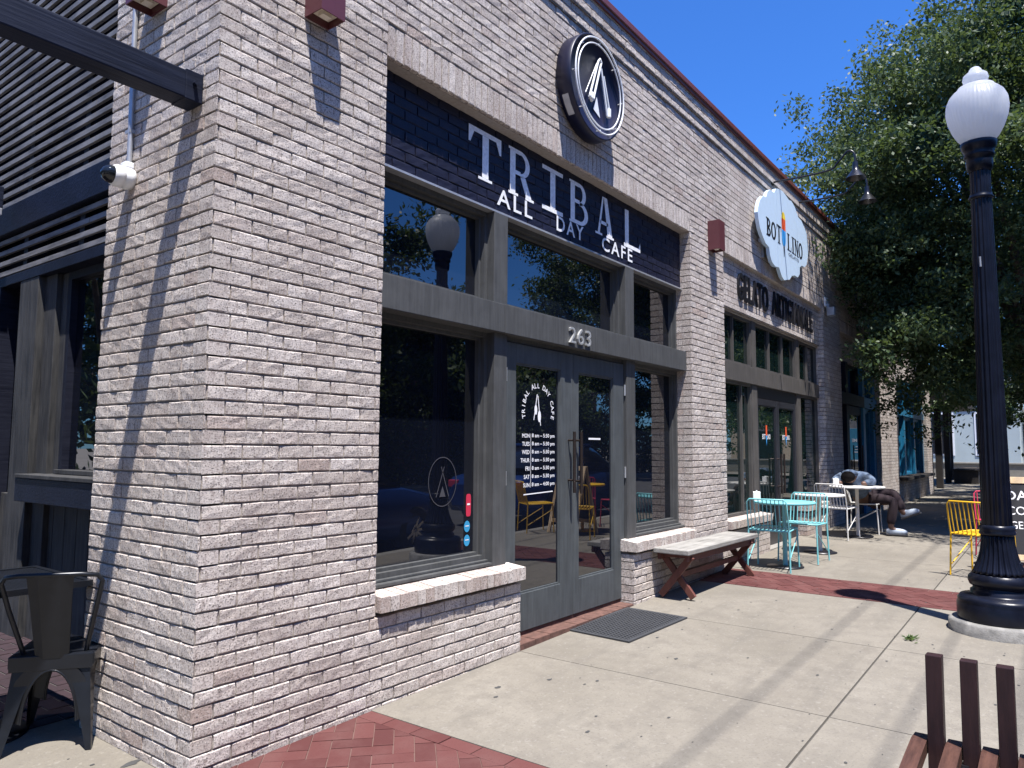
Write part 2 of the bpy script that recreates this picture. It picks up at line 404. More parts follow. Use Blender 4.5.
# wall core, lintel soffits and roof slab behind the brick faces
for x0, x1, z0, z1 in ((.02, XC, -.25, 5.2), (XC, XD, 3.9, 5.2), (XD + .1, 6.42, -.25, 5.2), (6.42, 10.85, 3.93, 5.2), (10.95, 12.0, -.25, 5.2), (12.0, 15.35, 3.73, 5.2), (15.45, 17.45, -.25, 5.2), (17.45, 21.9, 3.1, 5.2), (17.45, 21.9, -.25, .72), (22.0, XE - .02, -.25, 5.2), (XC, 2.42, -.25, .5), (4.14, XD, -.25, .5), (6.42, 7.89, -.25, .5), (9.63, 10.85, -.25, .5)):
    wall.box(x0, x1, .06, .30, z0, z1, 2)
wall.box(.07, .25, .06, 1.04, -.25, 5.2, 2)
wall.box(XE - .03, XE, .1, 9, -.25, 5.25, 0, .4)
wall.box(.85, XE - .1, .3, 9, 4.9, 5.0, 1)
for (x0, x1, zt) in ((XC, XD, O[0][3]), (6.42, 10.85, O[2][3]), (12.0, 15.35, O[4][3])):
    wall.box(x0 + .003, x1 - .003, .03, .29, zt - .002, zt + .02, 1)  # rendered soffit
# end of the low walls beside the doors
for x, s in ((2.43, 1), (4.13, -1), (7.9, 1), (9.62, -1)):
    for k in courses(-.2, .5):
        for q0, q1 in ((.1, .2), (.2, .3)):
            xx0, xx1 = (x - .1, x) if s > 0 else (x, x + .1)
            wall.box(xx0, xx1, q0 + .003, q1 - .003, k * CS + JT, (k + 1) * CS, 0, tint())
wall.build('brick_wall', [M['brick'], M['mortar'], M['bed']], bld)

cop = MB(); cop.box(-.07, XE + .05, -.075, .35, 5.268, 5.33, bev=.006); cop.box(-.07, .35, .35, 1.06, 5.268, 5.33, bev=.006)
cop.box(-.055, XE + .04, -.062, -.045, 5.235, 5.272)
cop.build('coping', M['coping'], bld)

# rowlock sills
def rowlock(x0, x1, name='brick_sill'):
    mb = MB(); n = int(round((x1 - x0) / .0705)); w = (x1 - x0) / n
    for i in range(n):
        a = x0 + i * w; j = random.uniform(-.003, .003)
        c = [(a + .003, -.036 + j, .502), (a + w - .003, -.036 + j, .502), (a + w - .003, .15, .502), (a + .003, .15, .502), (a + .003, -.036 + j, .586 + j), (a + w - .003, -.036 + j, .586 + j), (a + w - .003, .15, .606), (a + .003, .15, .606)]
        mb.add(c, [(0,3,2,1),(4,5,6,7),(0,1,5,4),(1,2,6,5),(2,3,7,6),(3,0,4,7)], 0, random.choice((.3,.5,.7,.9,.94,.97)))
    mb.box(x0 + .004, x1 - .004, -.031, .14, .506, .583, 1)
    return mb.build(name, [M['brick'], M['mortar']], bld)
rowlock(XC + .01, 2.445); rowlock(4.115, XD - .004); rowlock(6.44, 7.915); rowlock(9.6, 10.84)

# painted lettering band above the first storefront
band = MB()
brick_field(band, FRONT, XC, XD - .002, 46 * CS, 55 * CS - .03, (), lambda u: True, d0=.115, depth=.08, back=.006, m=0, mm=0, mb_bed=0)
band.box(XC, XD - .002, .14, .29, 3.12, 3.705, 0)
band.build('navy_band', M['navy_brick'], bld)
ang = MB(); ang.box(XC, XD - .002, .1, .2, 3.108, 3.122); ang.build('steel_angle', M['steel'], bld)

def LF(x0, z0, y):                                                  # letters on the facade
    return lambda u, v, d: (x0 + u, y - d, z0 + v)
let = MB(); yL = .1105
zA, zB = 3.302, 3.662; H = zB - zA; st = .062
def rect(x0, x1, z0, z1): return [(x0, z0), (x1, z0), (x1, z1), (x0, z1)]
def put(polys, x, z=zA):
    for p in polys: stroke(let, p, LF(x, z, yL))
put([rect(0, .37, H - .035, H), [(0, H - .12), (.02, H - .12), (.06, H - .035), (0, H - .035)], [(.37, H - .035), (.31, H - .035), (.35, H - .12), (.37, H - .12)], rect(.152, .224, .02, H - .036), rect(.11, .265, 0, .019)], 1.94)
def bowl(cx, cz, rx, rz, t, a0=-90, a1=90, n=14):
    out = []
    for i in range(n):
        A0 = R(a0 + (a1 - a0) * i / n); A1 = R(a0 + (a1 - a0) * (i + 1) / n)
        out.append([(cx + rx*math.cos(A0), cz + rz*math.sin(A0)), (cx + rx*math.cos(A1), cz + rz*math.sin(A1)), (cx + (rx - t)*math.cos(A1), cz + (rz - t*.55)*math.sin(A1)), (cx + (rx - t)*math.cos(A0), cz + (rz - t*.55)*math.sin(A0))])
    return out
Rr = [rect(.018, .0855, .02, H - .02), rect(0, .12, 0, .0195), rect(0, .0845, H - .0195, H), rect(.0855, .15, H - .034, H), rect(.0855, .15, .165, .197)] + bowl(.15, H - .1025, .12, .1025, .055) + [[(.145, .164), (.215, .164), (.295, .02), (.222, .02)], rect(.215, .325, 0, .0195)]
put(Rr, 2.40)
put([rect(0, .30, 0, .034), rect(0, .30, H - .034, H), rect(.114, .188, .035, H - .035)], 2.84)
Bb = [rect(.018, .0855, .02, H - .02), rect(0, .0845, 0, .0195), rect(0, .0845, H - .0195, H), rect(.0855, .16, H - .034, H), rect(.0855, .16, .18, .212), rect(.0855, .165, 0, .034)] + bowl(.16, H - .0955, .105, .0955, .055) + bowl(.165, .1, .135, .1, .058)
put(Bb, 3.24)
put([[(.075, .02), (.112, .02), (.185, H), (.16, H)], [(.16, H - .001), (.245, H), (.335, .02), (.27, .02)][0:0] or [(.1865, H), (.245, H), (.338, .02), (.25, .02)], rect(.115, .262, .105, .135), rect(.035, .155, 0, .0195), rect(.225, .365, 0, .0195)], 3.63)
put([rect(.02, .096, .036, H), rect(0, .33, 0, .035), [(.33, .036), (.295, .036), (.33, .10)]], 4.19)
for wd, x0, x1 in (('ALL', 2.262, 2.705), ('DAY', 3.045, 3.462), ('CAFE', 3.775, 4.352)):
    put_text(let, wd, LF(x0, 3.172, .1085), width=x1 - x0, height=.125, bold=.012, space=1.25)
let.build('painted_lettering', M['letter_paint'], bld)
num = MB(); put_text(num, '263', LF(3.135, 2.262, .036), width=.33, height=.13, bold=.0, space=1.15, thick=-.017); num.build('house_number', M['metal'], bld)

# ------------------------------------------------------------------ storefronts
def window(x0, x1, z0, z1, frame_m, glass_m, yf=.165, yg=.235, w=.032, mull=(), name='window', parent=bld, stepped=True):
    f = MB()
    f.box(x0, x0 + w, yf, yg + .04, z0, z1); f.box(x1 - w, x1, yf, yg + .04, z0, z1)
    f.box(x0 + w, x1 - w, yf, yg + .04, z1 - w, z1); f.box(x0 + w, x1 - w, yf, yg + .04, z0, z0 + w)
    if stepped:
        e = .02; a = w + .001
        f.box(x0 + a, x0 + a + e, yf + .035, yg + .03, z0 + w, z1 - w); f.box(x1 - a - e, x1 - a, yf + .035, yg + .03, z0 + w, z1 - w)
        f.box(x0 + a + e, x1 - a - e, yf + .035, yg + .03, z0 + a, z0 + a + e); f.box(x0 + a + e, x1 - a - e, yf + .035, yg + .03, z1 - a - e, z1 - a)
    for q in mull: f.box(q - .015, q + .015, yf + .01, yg + .032, z0 + w + .002, z1 - w - .002)
    fo = f.build(name, frame_m, parent)
    g = MB(); g.box(x0 + w * .5, x1 - w * .5, yg, yg + .012, z0 + w * .5, z1 - w * .5); g.build('pane', glass_m, fo)
    return fo
def bar(name, mat, *boxes, bev=.004):
    mb = MB()
    for b in boxes: mb.box(*b, bev=bev)
    return mb.build(name, mat, bld)
def door(x0, x1, z0, z1, y0, mat, gm, stile=.09, top=.145, bot=.27, handle_x=None, s0=None, s1=None, hz=(.95, 1.5)):
    s0 = s0 or stile; s1 = s1 or stile
    d = MB(); t = .045
    d.box(x0, x0 + s0, y0, y0 + t, z0, z1, bev=.004); d.box(x1 - s1, x1, y0, y0 + t, z0, z1, bev=.004)
    d.box(x0 + s0, x1 - s1, y0 + .001, y0 + t, z1 - top, z1, bev=.003); d.box(x0 + s0, x1 - s1, y0 + .001, y0 + t, z0, z0 + bot, bev=.003)
    a, b, c, e = x0 + s0, x1 - s1, z0 + bot, z1 - top
    for q in ((a, a + .014, c, e), (b - .014, b, c, e), (a + .014, b - .014, c, c + .014), (a + .014, b - .014, e - .014, e)): d.box(q[0], q[1], y0 + .01, y0 + .03, q[2], q[3])
    do = d.build('door', mat, bld)
    g = MB(); g.box(a - .01, b + .01, y0 + .022, y0 + .032, c - .01, e + .01); g.build('pane', gm, do)
    if handle_x:
        h = MB(); h.tube([(handle_x, y0 - .06, hz[0]), (handle_x, y0 - .06, hz[1])], .0125, 10)
        for z in (hz[0] + .1, hz[1] - .07): h.tube([(handle_x, y0 + .005, z), (handle_x, y0 - .06, z)], .008, 8)
        h.build('handle', M['bronze'], do)
    return do
GW, GL = M['grey_wood'], M['glass']
bar('transom_beam', GW, (XC, 2.30, .054, .25, 2.232, 2.438), (2.302, 4.3, .054, .25, 2.231, 2.439), (4.302, XD - .004, .054, .25, 2.232, 2.438))
for x0, x1, za, zb in ((2.236, 2.385, .09, 2.232), (4.205, 4.375, .09, 2.232)): bar('post', GW, (x0, x1, .1, .29, za, zb))
for x0, x1 in ((2.225, 2.385), (4.195, 4.36)): bar('transom_post', GW, (x0, x1, .1, .29, 2.438, 3.108))
bar('wood_sill', GW, (XC, 2.236, .10, .2, .607, .628), (XC, 2.236, .14, .2, .628, .645)); bar('wood_sill', GW, (4.375, XD - .004, .10, .2, .607, .628), (4.375, XD - .004, .14, .2, .628, .645))
w1 = window(XC, 2.236, .645, 2.232, GW, GL); window(4.375, XD - .003, .645, 2.232, GW, GL)
window(XC, 2.225, 2.438, 3.108, GW, GL); window(2.385, 4.195, 2.438, 3.108, GW, GL); window(4.36, XD - .003, 2.438, 3.108, GW, GL)
bar('door_head', GW, (2.387, 4.203, .14, .25, 2.195, 2.231))
D1 = door(2.405, 3.318, .085, 2.19, .125, M['grey_door'], GL, s0=.125, s1=.185, handle_x=3.245, hz=(1.06, 1.55))
D2 = door(3.324, 4.19, .085, 2.19, .125, M['grey_door'], GL, s0=.085, s1=.195, handle_x=3.352, hz=(1.05, 1.55))
for d_, hx in ((D1, 2.397), (D2, 4.198)):
    for z in (.45, 1.2, 1.95):
        h = MB(); h.tube([(hx, .117, z - .05), (hx, .117, z + .05)], .009, 8); h.build('hinge', M['steel'], d_)
th = MB()
for i in range(9): th.box(2.435 + i * .188, 2.435 + i * .188 + .183, .0, .135, -.02, .052 + .002 * (i % 3), 0, random.random(), bev=.004)
th.box(2.435, 4.13, .135, .25, -.02, .08, 0, .3)
th.build('threshold', plain('worn_brown_threshold', (.105,.052,.04), .9, bump=.5, var=.35, scale=20), bld)

# window decals
dec = MB(); yg = .2325
cx, cz = 1.86, 1.19
for i in range(40):
    A0, A1 = 2*math.pi*i/40, 2*math.pi*(i+1)/40
    dec.poly([(cx + .155*math.cos(A0)*.9, yg, cz + .165*math.sin(A0)), (cx + .155*math.cos(A1)*.9, yg, cz + .165*math.sin(A1)), (cx + .149*math.cos(A1)*.9, yg, cz + .159*math.sin(A1)), (cx + .149*math.cos(A0)*.9, yg, cz + .159*math.sin(A0))], 0)
for s_ in (-1, 1): dec.poly([(cx + s_*.058, yg, cz - .10), (cx + s_*.066, yg, cz - .10), (cx - s_*.012, yg, cz + .10), (cx - s_*.018, yg, cz + .10)], 0)
dec.poly([(cx - .03, yg, cz - .10), (cx + .03, yg, cz - .10), (cx, yg, cz - .03)], 0)
dec.build('circular_decal', M['decal_grey'], w1)
def sticker(x, z, w, h, mat, rnd=True):
    s_ = MB(); n = 24; P2 = []
    for i in range(n):
        a = 2*math.pi*i/n; k = 1 if rnd else max(.0, 1)
        ca, sa = math.cos(a), math.sin(a)
        if not rnd: ca = math.copysign(abs(ca)**.4, ca); sa = math.copysign(abs(sa)**.4, sa)
        P2.append((x + w/2*ca, yg - .001, z + h/2*sa))
    s_.poly(P2, 0)
    put_text(s_, 'HI' if False else '—', LF(x - w*.3, z, yg - .002), width=w*.6, height=h*.08, m=1)
    return s_.build('window_sticker', [mat, M['decal']], w1)
sticker(2.128, 1.02, .052, .155, M['decal_red'], False); sticker(2.115, .875, .062, .078, M['decal_blue']); sticker(2.115, .78, .062, .078, M['decal_blue'])
dd = MB(); ydr = .1455
def on_arc(body, cx, cz, r, a0, a1, h):
    n = len(body)
    for i, ch in enumerate(body):
        if ch == ' ': continue
        a = R(a0 + (a1 - a0) * i / (n - 1))
        ux, uz = math.sin(a), -math.cos(a)                            # reading direction on the arc
        def fn(u, v, d, a=a):
            rx, rz = math.cos(a), math.sin(a); tx, tz = rz, -rx
            return (cx + rx*(r + v) + tx*u, ydr, cz + rz*(r + v) + tz*u)
        put_text(dd, ch, fn, height=h, align='C', bold=.01)
on_arc('TRIBAL ALL DAY CAFE', 2.85, 1.70, .178, 193, -13, .040)
ac = (2.835, 1.72)
dd.poly([(ac[0] - .006, ydr, ac[1] + .11), (ac[0] - .05, ydr, ac[1] - .09), (ac[0] - .042, ydr, ac[1] - .09), (ac[0] + .004, ydr, ac[1] + .11)])
dd.poly([(ac[0] + .003, ydr, ac[1] + .10), (ac[0] + .042, ydr, ac[1] - .13), (ac[0] + .05, ydr, ac[1] - .13), (ac[0] + .012, ydr, ac[1] + .10)])
for ex, ez, rr in ((-.02, -.01, .026), (.028, -.06, .03)):
    dd.poly([(ac[0] + ex + rr*.7*math.cos(2*math.pi*i/14), ydr - .0005, ac[1] + ez + rr*1.5*math.sin(2*math.pi*i/14)) for i in range(14)])
for i, (dy, hr) in enumerate((('MON', '8 am – 5:30 pm'), ('TUES', '8 am – 5:30 pm'), ('WED', '8 am – 5:30 pm'), ('THUR', '8 am – 5:30 pm'), ('FRI', '8 am – 5:30 pm'), ('SAT', '8 am – 5:30 pm'), ('SUN', '8 am – 4:00 pm'))):
    z = 1.494 - i * .0618
    put_text(dd, dy, LF(2.735, z, ydr), height=.031, align='R', bold=.014); put_text(dd, hr, LF(2.765, z - (.004 if 'pm' in hr else 0), ydr), width=.31, height=.037, bold=.014)
dd.poly([(2.748, ydr, 1.12), (2.752, ydr, 1.12), (2.752, ydr, 1.525), (2.748, ydr, 1.525)])
dd.poly([(2.66, ydr, 1.065), (3.05, ydr, 1.075), (3.05, ydr, 1.083), (2.66, ydr, 1.073)])
dd.build('door_lettering', M['decal'], D1)
d2 = MB(); d2.poly([(3.60, ydr, 1.49), (3.80, ydr, 1.49), (3.80, ydr, 1.505), (3.60, ydr, 1.505)]); d2.build('door_lettering', M['decal'], D2)

# second storefront
BW, GG = M['brown_wood'], M['glass_green']
b2 = MB(); brick_field(b2, FRONT, 6.42, 10.848, 46 * CS, 55 * CS, (), lambda u: False, d0=.062, depth=.08, back=.004)
b2.box(6.42, 10.848, .10, .29, 3.09, 3.72, 1)
b2.build('lettering_band', [M['brick'], M['mortar'], M['bed']], bld)
g2 = MB()
put_text(g2, 'GELATO', LF(7.02, 3.265, .036), width=1.16, height=.345, bold=.015, space=1.1, thick=-.022)
g2.build('raised_lettering', M['black'], bld); g2 = MB(); put_text(g2, 'ARTIGIANALE', LF(8.36, 3.265, .036), width=2.02, height=.345, bold=.015, space=1.1, thick=-.022)
g2.build('raised_lettering', M['black'], bld)
bar('transom_beam', BW, (6.42, 10.845,   .085, .25, 2.25, 2.47))
for x0, x1 in ((7.62, 7.86), (9.64, 9.86)): bar('post', BW, (x0 + .02, x1 - .02, .105, .29, .1, 2.25)); bar('transom_post', BW, (x0 + .04, x1 - .04, .105, .29, 2.47, 3.09))
window(6.42, 7.64, .61, 2.25, BW, GG, w=.03, stepped=False, yf=.12, yg=.16, mull=(7.32,)); window(9.84, 10.847, .61, 2.25, BW, GG, w=.03, stepped=False, yf=.12, yg=.16)
window(6.42, 7.66, 2.47, 3.09, BW, GG, w=.03, stepped=False, yf=.12, yg=.16, mull=(7.05,)); window(7.82, 9.68, 2.47, 3.09, BW, GG, w=.03, stepped=False, yf=.12, yg=.16, mull=(8.45, 9.05)); window(9.82, 10.847, 2.47, 3.09, BW, GG, w=.03, stepped=False, yf=.12, yg=.16, mull=(10.35,))
dk = plain('dark_door_metal', (.02,.02,.026), .4)
bar('door_head', dk, (7.862, 9.638, .13, .25, 2.10, 2.248))
for x0, x1, hx in ((7.868, 8.745, 8.68), (8.751, 9.632, 8.82)):
    d_ = door(x0, x1, .13, 2.095, .13, dk, GG, stile=.075, top=.09, bot=.2, handle_x=hx, hz=(.8, 1.35))
    q = MB(); xm = (x0 + x1) / 2
    put_text(q, 'BOT   LINO', LF(xm, 1.55,   .1485), width=.34, height=.07, bold=.02, align='C'); q.poly([(xm - .03, .147, 1.60), (xm + .03, .147, 1.60), (xm + .03, .147, 1.74), (xm - .03, .147, 1.74)], 1); q.poly([(xm - .03, .147, 1.60), (xm, .147, 1.46), (xm + .03, .147, 1.60)], 2)
    q.build('door_decal', [M['decal'], M['cone_red'], M['cone_blue']], d_)
ts = MB(); ts.box(7.9, 9.62, .0, .28, -.02, .125); ts.build('threshold', M['kerb'], bld)

# third and fourth storefronts, teal; navy left members carry the tree's shade
TW = M['teal_wood']
b3 = MB(); b3.box(12.0, 15.345, .11, .29, 3.05, 3.52, 0, .4); b3.build('lettering_band', M['brick'], bld)
bar('transom_beam', M['navy_wood'], (12.0, 14.14, .06, .25, 2.25, 2.46)); bar('transom_beam', TW, (14.142, 15.345, .06, .25, 2.25, 2.46))
for x0, x1, TW in ((12.75, 12.95, M['navy_wood']), (14.15, 14.35, M['teal_wood']), (15.12, 15.34, M['teal_wood'])): bar('post', TW, (x0, x1, .09, .29, .15, 2.25)); bar('transom_post', TW, (x0, x1, .09, .29, 2.46, 3.05))
for x0, x1, TW in ((12.0, 12.75, M['navy_wood']), (12.95, 14.15, M['navy_wood']), (14.35, 15.12, M['teal_wood'])): window(x0, x1, 2.46, 3.05, TW, GL)
window(12.0, 12.75, .15, 2.25, M['navy_wood'], GL, w=.07); window(14.35, 15.12, .15, 2.25, TW, GL, w=.07)
door(12.96, 14.14, .16, 2.24, .13, M['navy_wood'], GL, handle_x=13.9)
bar('transom_beam', TW, (17.45, 21.895, .06, .25, 2.25, 2.42)); bar('cornice_board', TW, (17.45, 21.895, .02, .2, 2.95, 3.1))
for x0, x1 in ((18.8, 18.98), (20.3, 20.48), (21.7, 21.89)): bar('post', TW, (x0, x1, .09, .29, .78, 2.25)); bar('transom_post', TW, (x0, x1, .09, .29, 2.42, 2.95))
for x0, x1 in ((17.45, 18.8), (18.98, 20.3), (20.48, 21.7)): window(x0, x1, .78, 2.25, TW, GL, w=.06); window(x0, x1, 2.42, 2.95, TW, GL, w=.06)
bar('wood_sill', M['tower'], (17.4, 22.0, -.16, .12, .70, .775))

# ------------------------------------------------------------------ timber patio front beside the brick pier
pat = thing('timber_patio_front', 'dark weathered timber side front with slatted screen above a narrow window', 'building')
PX = .5
def pbar(name, mat, *boxes, bev=.004):
    mb = MB()
    for b in boxes: mb.box(*b, bev=bev)
    return mb.build(name, mat, pat)
back = MB(); back.box(PX + .2, PX + .3, 1.0, 7.5, -.2, 7.3); back.box(.26, PX + .25, 1.054, 1.07, -.2, 5.25); back.build('dark_backing', M['dark_void'], pat)
pl = MB(); y = 2.15
while y < 7.4:
    pl.box(PX + .06, PX + .12, y + .004, y + .19, -.1, 1.02, bev=.004); y += .194
pl.build('plank_cladding', M['old_timber'], pat)
pbar('post', M['old_timber'], (PX - .03, PX + .1, 3.21, 3.56, -.1, 2.72), (PX + .02, PX + .12, 3.0, 3.208, -.1, 2.72), (PX + .06, PX + .13, 2.90, 2.998, 1.1, 2.72)); pbar('post', M['navy_wood'], (PX - .04, PX + .1, 3.95, 4.3, -.1, 2.72))
pbar('window_sill', M['navy_beam'], (PX - .12, PX + .1, 1.8, 3.17, 1.0, 1.17)); pbar('sill_board', M['old_timber'], (PX - .13, PX + .1, 1.8, 3.16, 1.172, 1.2), (PX + .03, PX + .12, 1.8, 2.898, 1.202, 1.235))
pw = MB(); pw.box(PX + .06, PX + .13, 1.8, 1.95, 1.235, 2.72); pw.box(PX + .06, PX + .13, 2.84, 2.898, 1.235, 2.72); pw.box(PX + .06, PX + .13, 1.95, 2.84, 2.66, 2.72); pw = pw.build('window', M['navy_wood'], pat)
pg = MB(); pg.box(PX + .11, PX + .12, 1.93, 2.86, 1.23, 2.67); pg.build('pane', GL, pw)
pbar('lower_header', M['navy_beam'], (PX - .035, PX + .15, 1.3, 7.4, 2.722, 2.80)); pbar('header_beam', M['navy_beam'], (PX - .045, PX + .1, 1.04, 7.4, 3.17, 3.40))
def slats(z0, z1):
    mb = MB(); z = z0; k = 0
    while z < z1:
        y = 1.05
        while y < 7.4:
            L = random.choice((1.4, 1.9, 2.3)); e = min(y + L, 7.4); mb.box(PX - .005, PX + .018, y, e - .006, z, z + .038, 0, random.random()); y = e
        z += .092; k += 1
    return mb.build('slat_screen', M['slat'], pat)
slats(2.83, 3.15); slats(3.43, 7.3)
rl = MB()
for yy in (1.6, 2.58, 3.6, 4.6, 5.6, 6.6): rl.box(PX + .02, PX + .16, yy, yy + .08, 2.80, 7.3)
rl.build('screen_batten', M['navy_wood'], pat)
pbar('fascia', M['navy_beam'], (PX - .05, PX + .2, 1.04, 7.4, 7.3, 7.42))

pb = thing('pergola', 'thick navy beam at the brick pier, with an added unseen pergola roof blocking sky', 'pergola', (0, 0, 0))
m_ = MB(); m_.box(-4.6, -.03, .125, .245, 3.046, 3.180, bev=.006); m_.build('beam', M['navy_beam'], pb)
m_ = MB(); m_.box(-.088, -.002, .121, .249, 3.042, 3.185, bev=.003); m_.tube([(-.045, .10, 3.125), (-.045, .13, 3.125)], .011, 6); m_.build('end_bracket', M['navy_beam'], pb)
for yy in (1.2, 2.9, 4.6): m_ = MB(); m_.box(-4.7, -1.06, yy, yy + .12, 3.03, 3.19, bev=.006); m_.build('beam', M['navy_beam'], pb)  # unseen beams, slats and posts added to shade the patio and block sky
m_ = MB()
for i in range(34): m_.box(-4.7, -1.0, .30 + i*.14, .38 + i*.14, 3.193, 3.26, bev=.004)
m_.build('added_roof_slats', M['navy_beam'], pb)
for xx, yy in ((-4.55, .185), (-4.55, 2.9), (-4.55, 4.66)): m_ = MB(); m_.box(xx - .08, xx + .08, yy - .06, yy + .06, -.1, 3.027, bev=.005); m_.build('post', M['navy_beam'], pb)
ps = thing('pergola_beam', 'short dark timber beam stub jutting from the header beam with lamp below', 'beam', (0, 0, 0))
m_ = MB(); m_.box(-2.2, PX - .142, 3.70, 3.84, 3.32, 3.50, bev=.006); m_.build('timber', M['navy_beam'], ps)
m_ = MB(); m_.box(-.1, PX - .15, 3.69, 3.85, 3.26, 3.318, bev=.004); m_.build('steel_plate', M['steel'], ps)

# ------------------------------------------------------------------ wall fixtures
def sconce(loc, rz, label, h=.33):
    t = thing('wall_sconce', label, 'wall lamp', loc, rz, 'maroon wall sconces'); w = .155; d = .14; e = .006
    b = MB(); b.box(0, w, -.012, -.002, 0, h); b.box(0, e, -d, -.012, 0, h); b.box(w - e, w, -d, -.012, 0, h); b.box(e, w - e, -d, -d + e, 0, h)
    b.box(e, w - e, -d + e, -.012, h - .02, h - .012); local(b, 'housing', M['maroon'], t)
    l = MB(); l.box(.012, w - .012, -d + .012, -.016, .035, .05); l.box(.05, w - .05, -.09, -.05, .012, .05); local(l, 'lens', M['lens'], t)
    return t
sconce((.472, 0, 3.668), 0, 'maroon box sconce on the front brick wall beside the navy lettering band')
sconce((0, .653, 3.668), R(-90), 'maroon box sconce on the side brick pier above the security camera')
sconce((5.955, 0, 3.635), 0, 'maroon box sconce on the pier between the two lettered storefronts')

ns = thing('round_sign', 'round navy drum sign with unlit white neon rings on the brick wall', 'sign', (3.27, -.02, 4.385))
MX = Matrix.Rotation(R(90), 4, 'X')
def ring_pts(r, y, n=56, cx=0, cz=0, sx=1): return [(cx + r*sx*math.cos(2*math.pi*i/n), y, cz + r*math.sin(2*math.pi*i/n)) for i in range(n)]
b = MB(); b.lathe([(0, 0), (.43, 0), (.43, .125), (.425, .13), (.418, .13), (.415, .112), (0, .112)], n=72, M=MX); o = local(b, 'drum', M['sign_navy'], ns)
b = MB(); b.tube(ring_pts(.39, -.155), .0075, 6, closed=True); b.tube(ring_pts(.345, -.150), .0065, 6, closed=True)
for a in range(0, 360, 45): b.tube([(.37*math.cos(R(a)), -.11, .37*math.sin(R(a))), (.37*math.cos(R(a)), -.152, .37*math.sin(R(a)))], .005, 5)
local(b, 'neon_ring', M['neon_tube'], ns)
b = MB()
for x0, z0, x1, z1 in ((-.01, .22, -.15, -.13), (.035, .22, -.09, -.13), (.03, .17, .13, -.20), (.07, .12, .17, -.16)): b.tube([(x0, -.14, z0), (x1, -.14, z1)], .010, 6)
b.tube([(-.01, -.14, .22), (.012, -.14, .245), (.035, -.14, .22)], .010, 6); b.tube([(-.15, -.14, -.13), (-.12, -.14, -.16), (-.09, -.14, -.13)], .016, 6)
b.poly([(-.06, -.118, -.20), (.05, -.118, -.24), (.0, -.118, -.08)]); b.poly([(.05, -.116, -.24), (-.06, -.116, -.20), (.0, -.116, -.08)])
b.tube([(-.02, -.13, .20), (-.20, -.13, -.12)], .004, 5); b.tube([(.16, -.14, -.13), (.16, -.14, -.20)], .02, 8)
b.tube([(-.12, -.14, -.10), (-.13, -.14, -.15)], .022, 8); local(b, 'neon_arrow', M['neon_tube'], ns)
b = MB()
for a in (212, 222): b.box(-.045, .045, -.085, -.03, .4305, .434, M=Matrix.Rotation(R(-(a - 90)), 4, 'Y'))
local(b, 'maker_plate', M['steel'], ns)

CL = [(7.431,4.6),(7.56,4.69),(7.693,4.712),(7.75,4.80),(7.86,4.86),(8.031,4.867),(8.12,4.95),(8.257,4.985),(8.42,5.0),(8.551,4.985),(8.717,4.955),(8.83,4.975),(9.0,4.93),(9.062,4.883),(9.163,4.82),(9.32,4.81),(9.456,4.745),(9.6,4.67),(9.634,4.56),(9.66,4.45),(9.612,4.31),(9.55,4.2),(9.435,4.126),(9.28,4.12),(9.17,4.073),(9.16,3.97),(9.06,3.90),(8.90,3.90),(8.764,3.867),(8.65,3.79),(8.519,3.765),(8.40,3.735),(8.291,3.766),(8.22,3.83),(8.174,3.871),(8.0,3.85),(7.87,3.887),(7.80,3.96),(7.764,4.057),(7.62,4.08),(7.512,4.15),(7.42,4.23),(7.358,4.337),(7.34,4.42),(7.368,4.50)]
CL = list(reversed(CL))                                              # counter-clockwise seen from the street
def clip(poly, a, b, c):                                             # keep a*x+b*y<=c
    out = []
    for i in range(len(poly)):
        p, q = poly[i], poly[(i+1) % len(poly)]; dp = a*p[0]+b*p[1]-c; dq = a*q[0]+b*q[1]-c
        if dp <= 0: out.append(p)
        if dp * dq < 0:
            t = dp / (dp - dq); out.append((p[0]+(q[0]-p[0])*t, p[1]+(q[1]-p[1])*t))
    return out
cs = thing('cloud_sign', 'pale blue cloud-shaped sign board with ice lolly and black lettering', 'sign', (8.5, 0, 4.35))
sx_ = -0.0
for a, b_ in ((-99, 8.13), (8.145, 9.07), (9.085, 99)):
    q = clip(clip(CL, 1, .0, b_), -1, .0, -a); pm = MB()
    pm.prism(q, lambda u, v: (u - 8.5, -.07, v - 4.35), lambda u, v: (u - 8.5, -.115, v - 4.35)); local(pm, 'panel', M['cloud'], cs)
b = MB(); b.box(-.9, .9, -.069, -.03, -.25, -.2); b.box(-.9, .9, -.069, -.03, .2, .25)
for x in (-.7, .7): b.box(x, x + .05, -.03, -.001, -.4, .4)
local(b, 'mounting_frame', M['steel'], cs)
b = MB(); yb = -.1175; F8 = lambda u, v, d: (u - 8.5, yb, v - 4.35)
z0, z1 = 4.205, 4.445; hh = z1 - z0
def serifI(x, w=.055): return [rect(x, x + w, z0 + .014, z1 - .014), rect(x - .03, x + w + .03, z0, z0 + .0135), rect(x - .03, x + w + .03, z1 - .0135, z1)]
P_ = serifI(7.69) + bowl(7.745, z0 + .18, .085, .06, .045) + bowl(7.745, z0 + .062, .10, .062, .05)
P_ += bowl(7.965, z0 + hh/2, .105, hh/2, .055, 0, 360, 28)
P_ += serifI(8.175, .05) + [rect(8.10, 8.30, z1 - .001, z1 + .013), rect(8.10, 8.112, z1 - .06, z1), rect(8.288, 8.30, z1 - .06, z1)]
P_ += serifI(8.60) + [rect(8.655, 8.76, z0, z0 + .0135), rect(8.745, 8.76, z0, z0 + .07)] + serifI(8.82) + serifI(8.945, .025) + serifI(9.07, .025) + [[(8.935, z1), (8.99, z1), (9.105, z0), (9.06, z0)]]
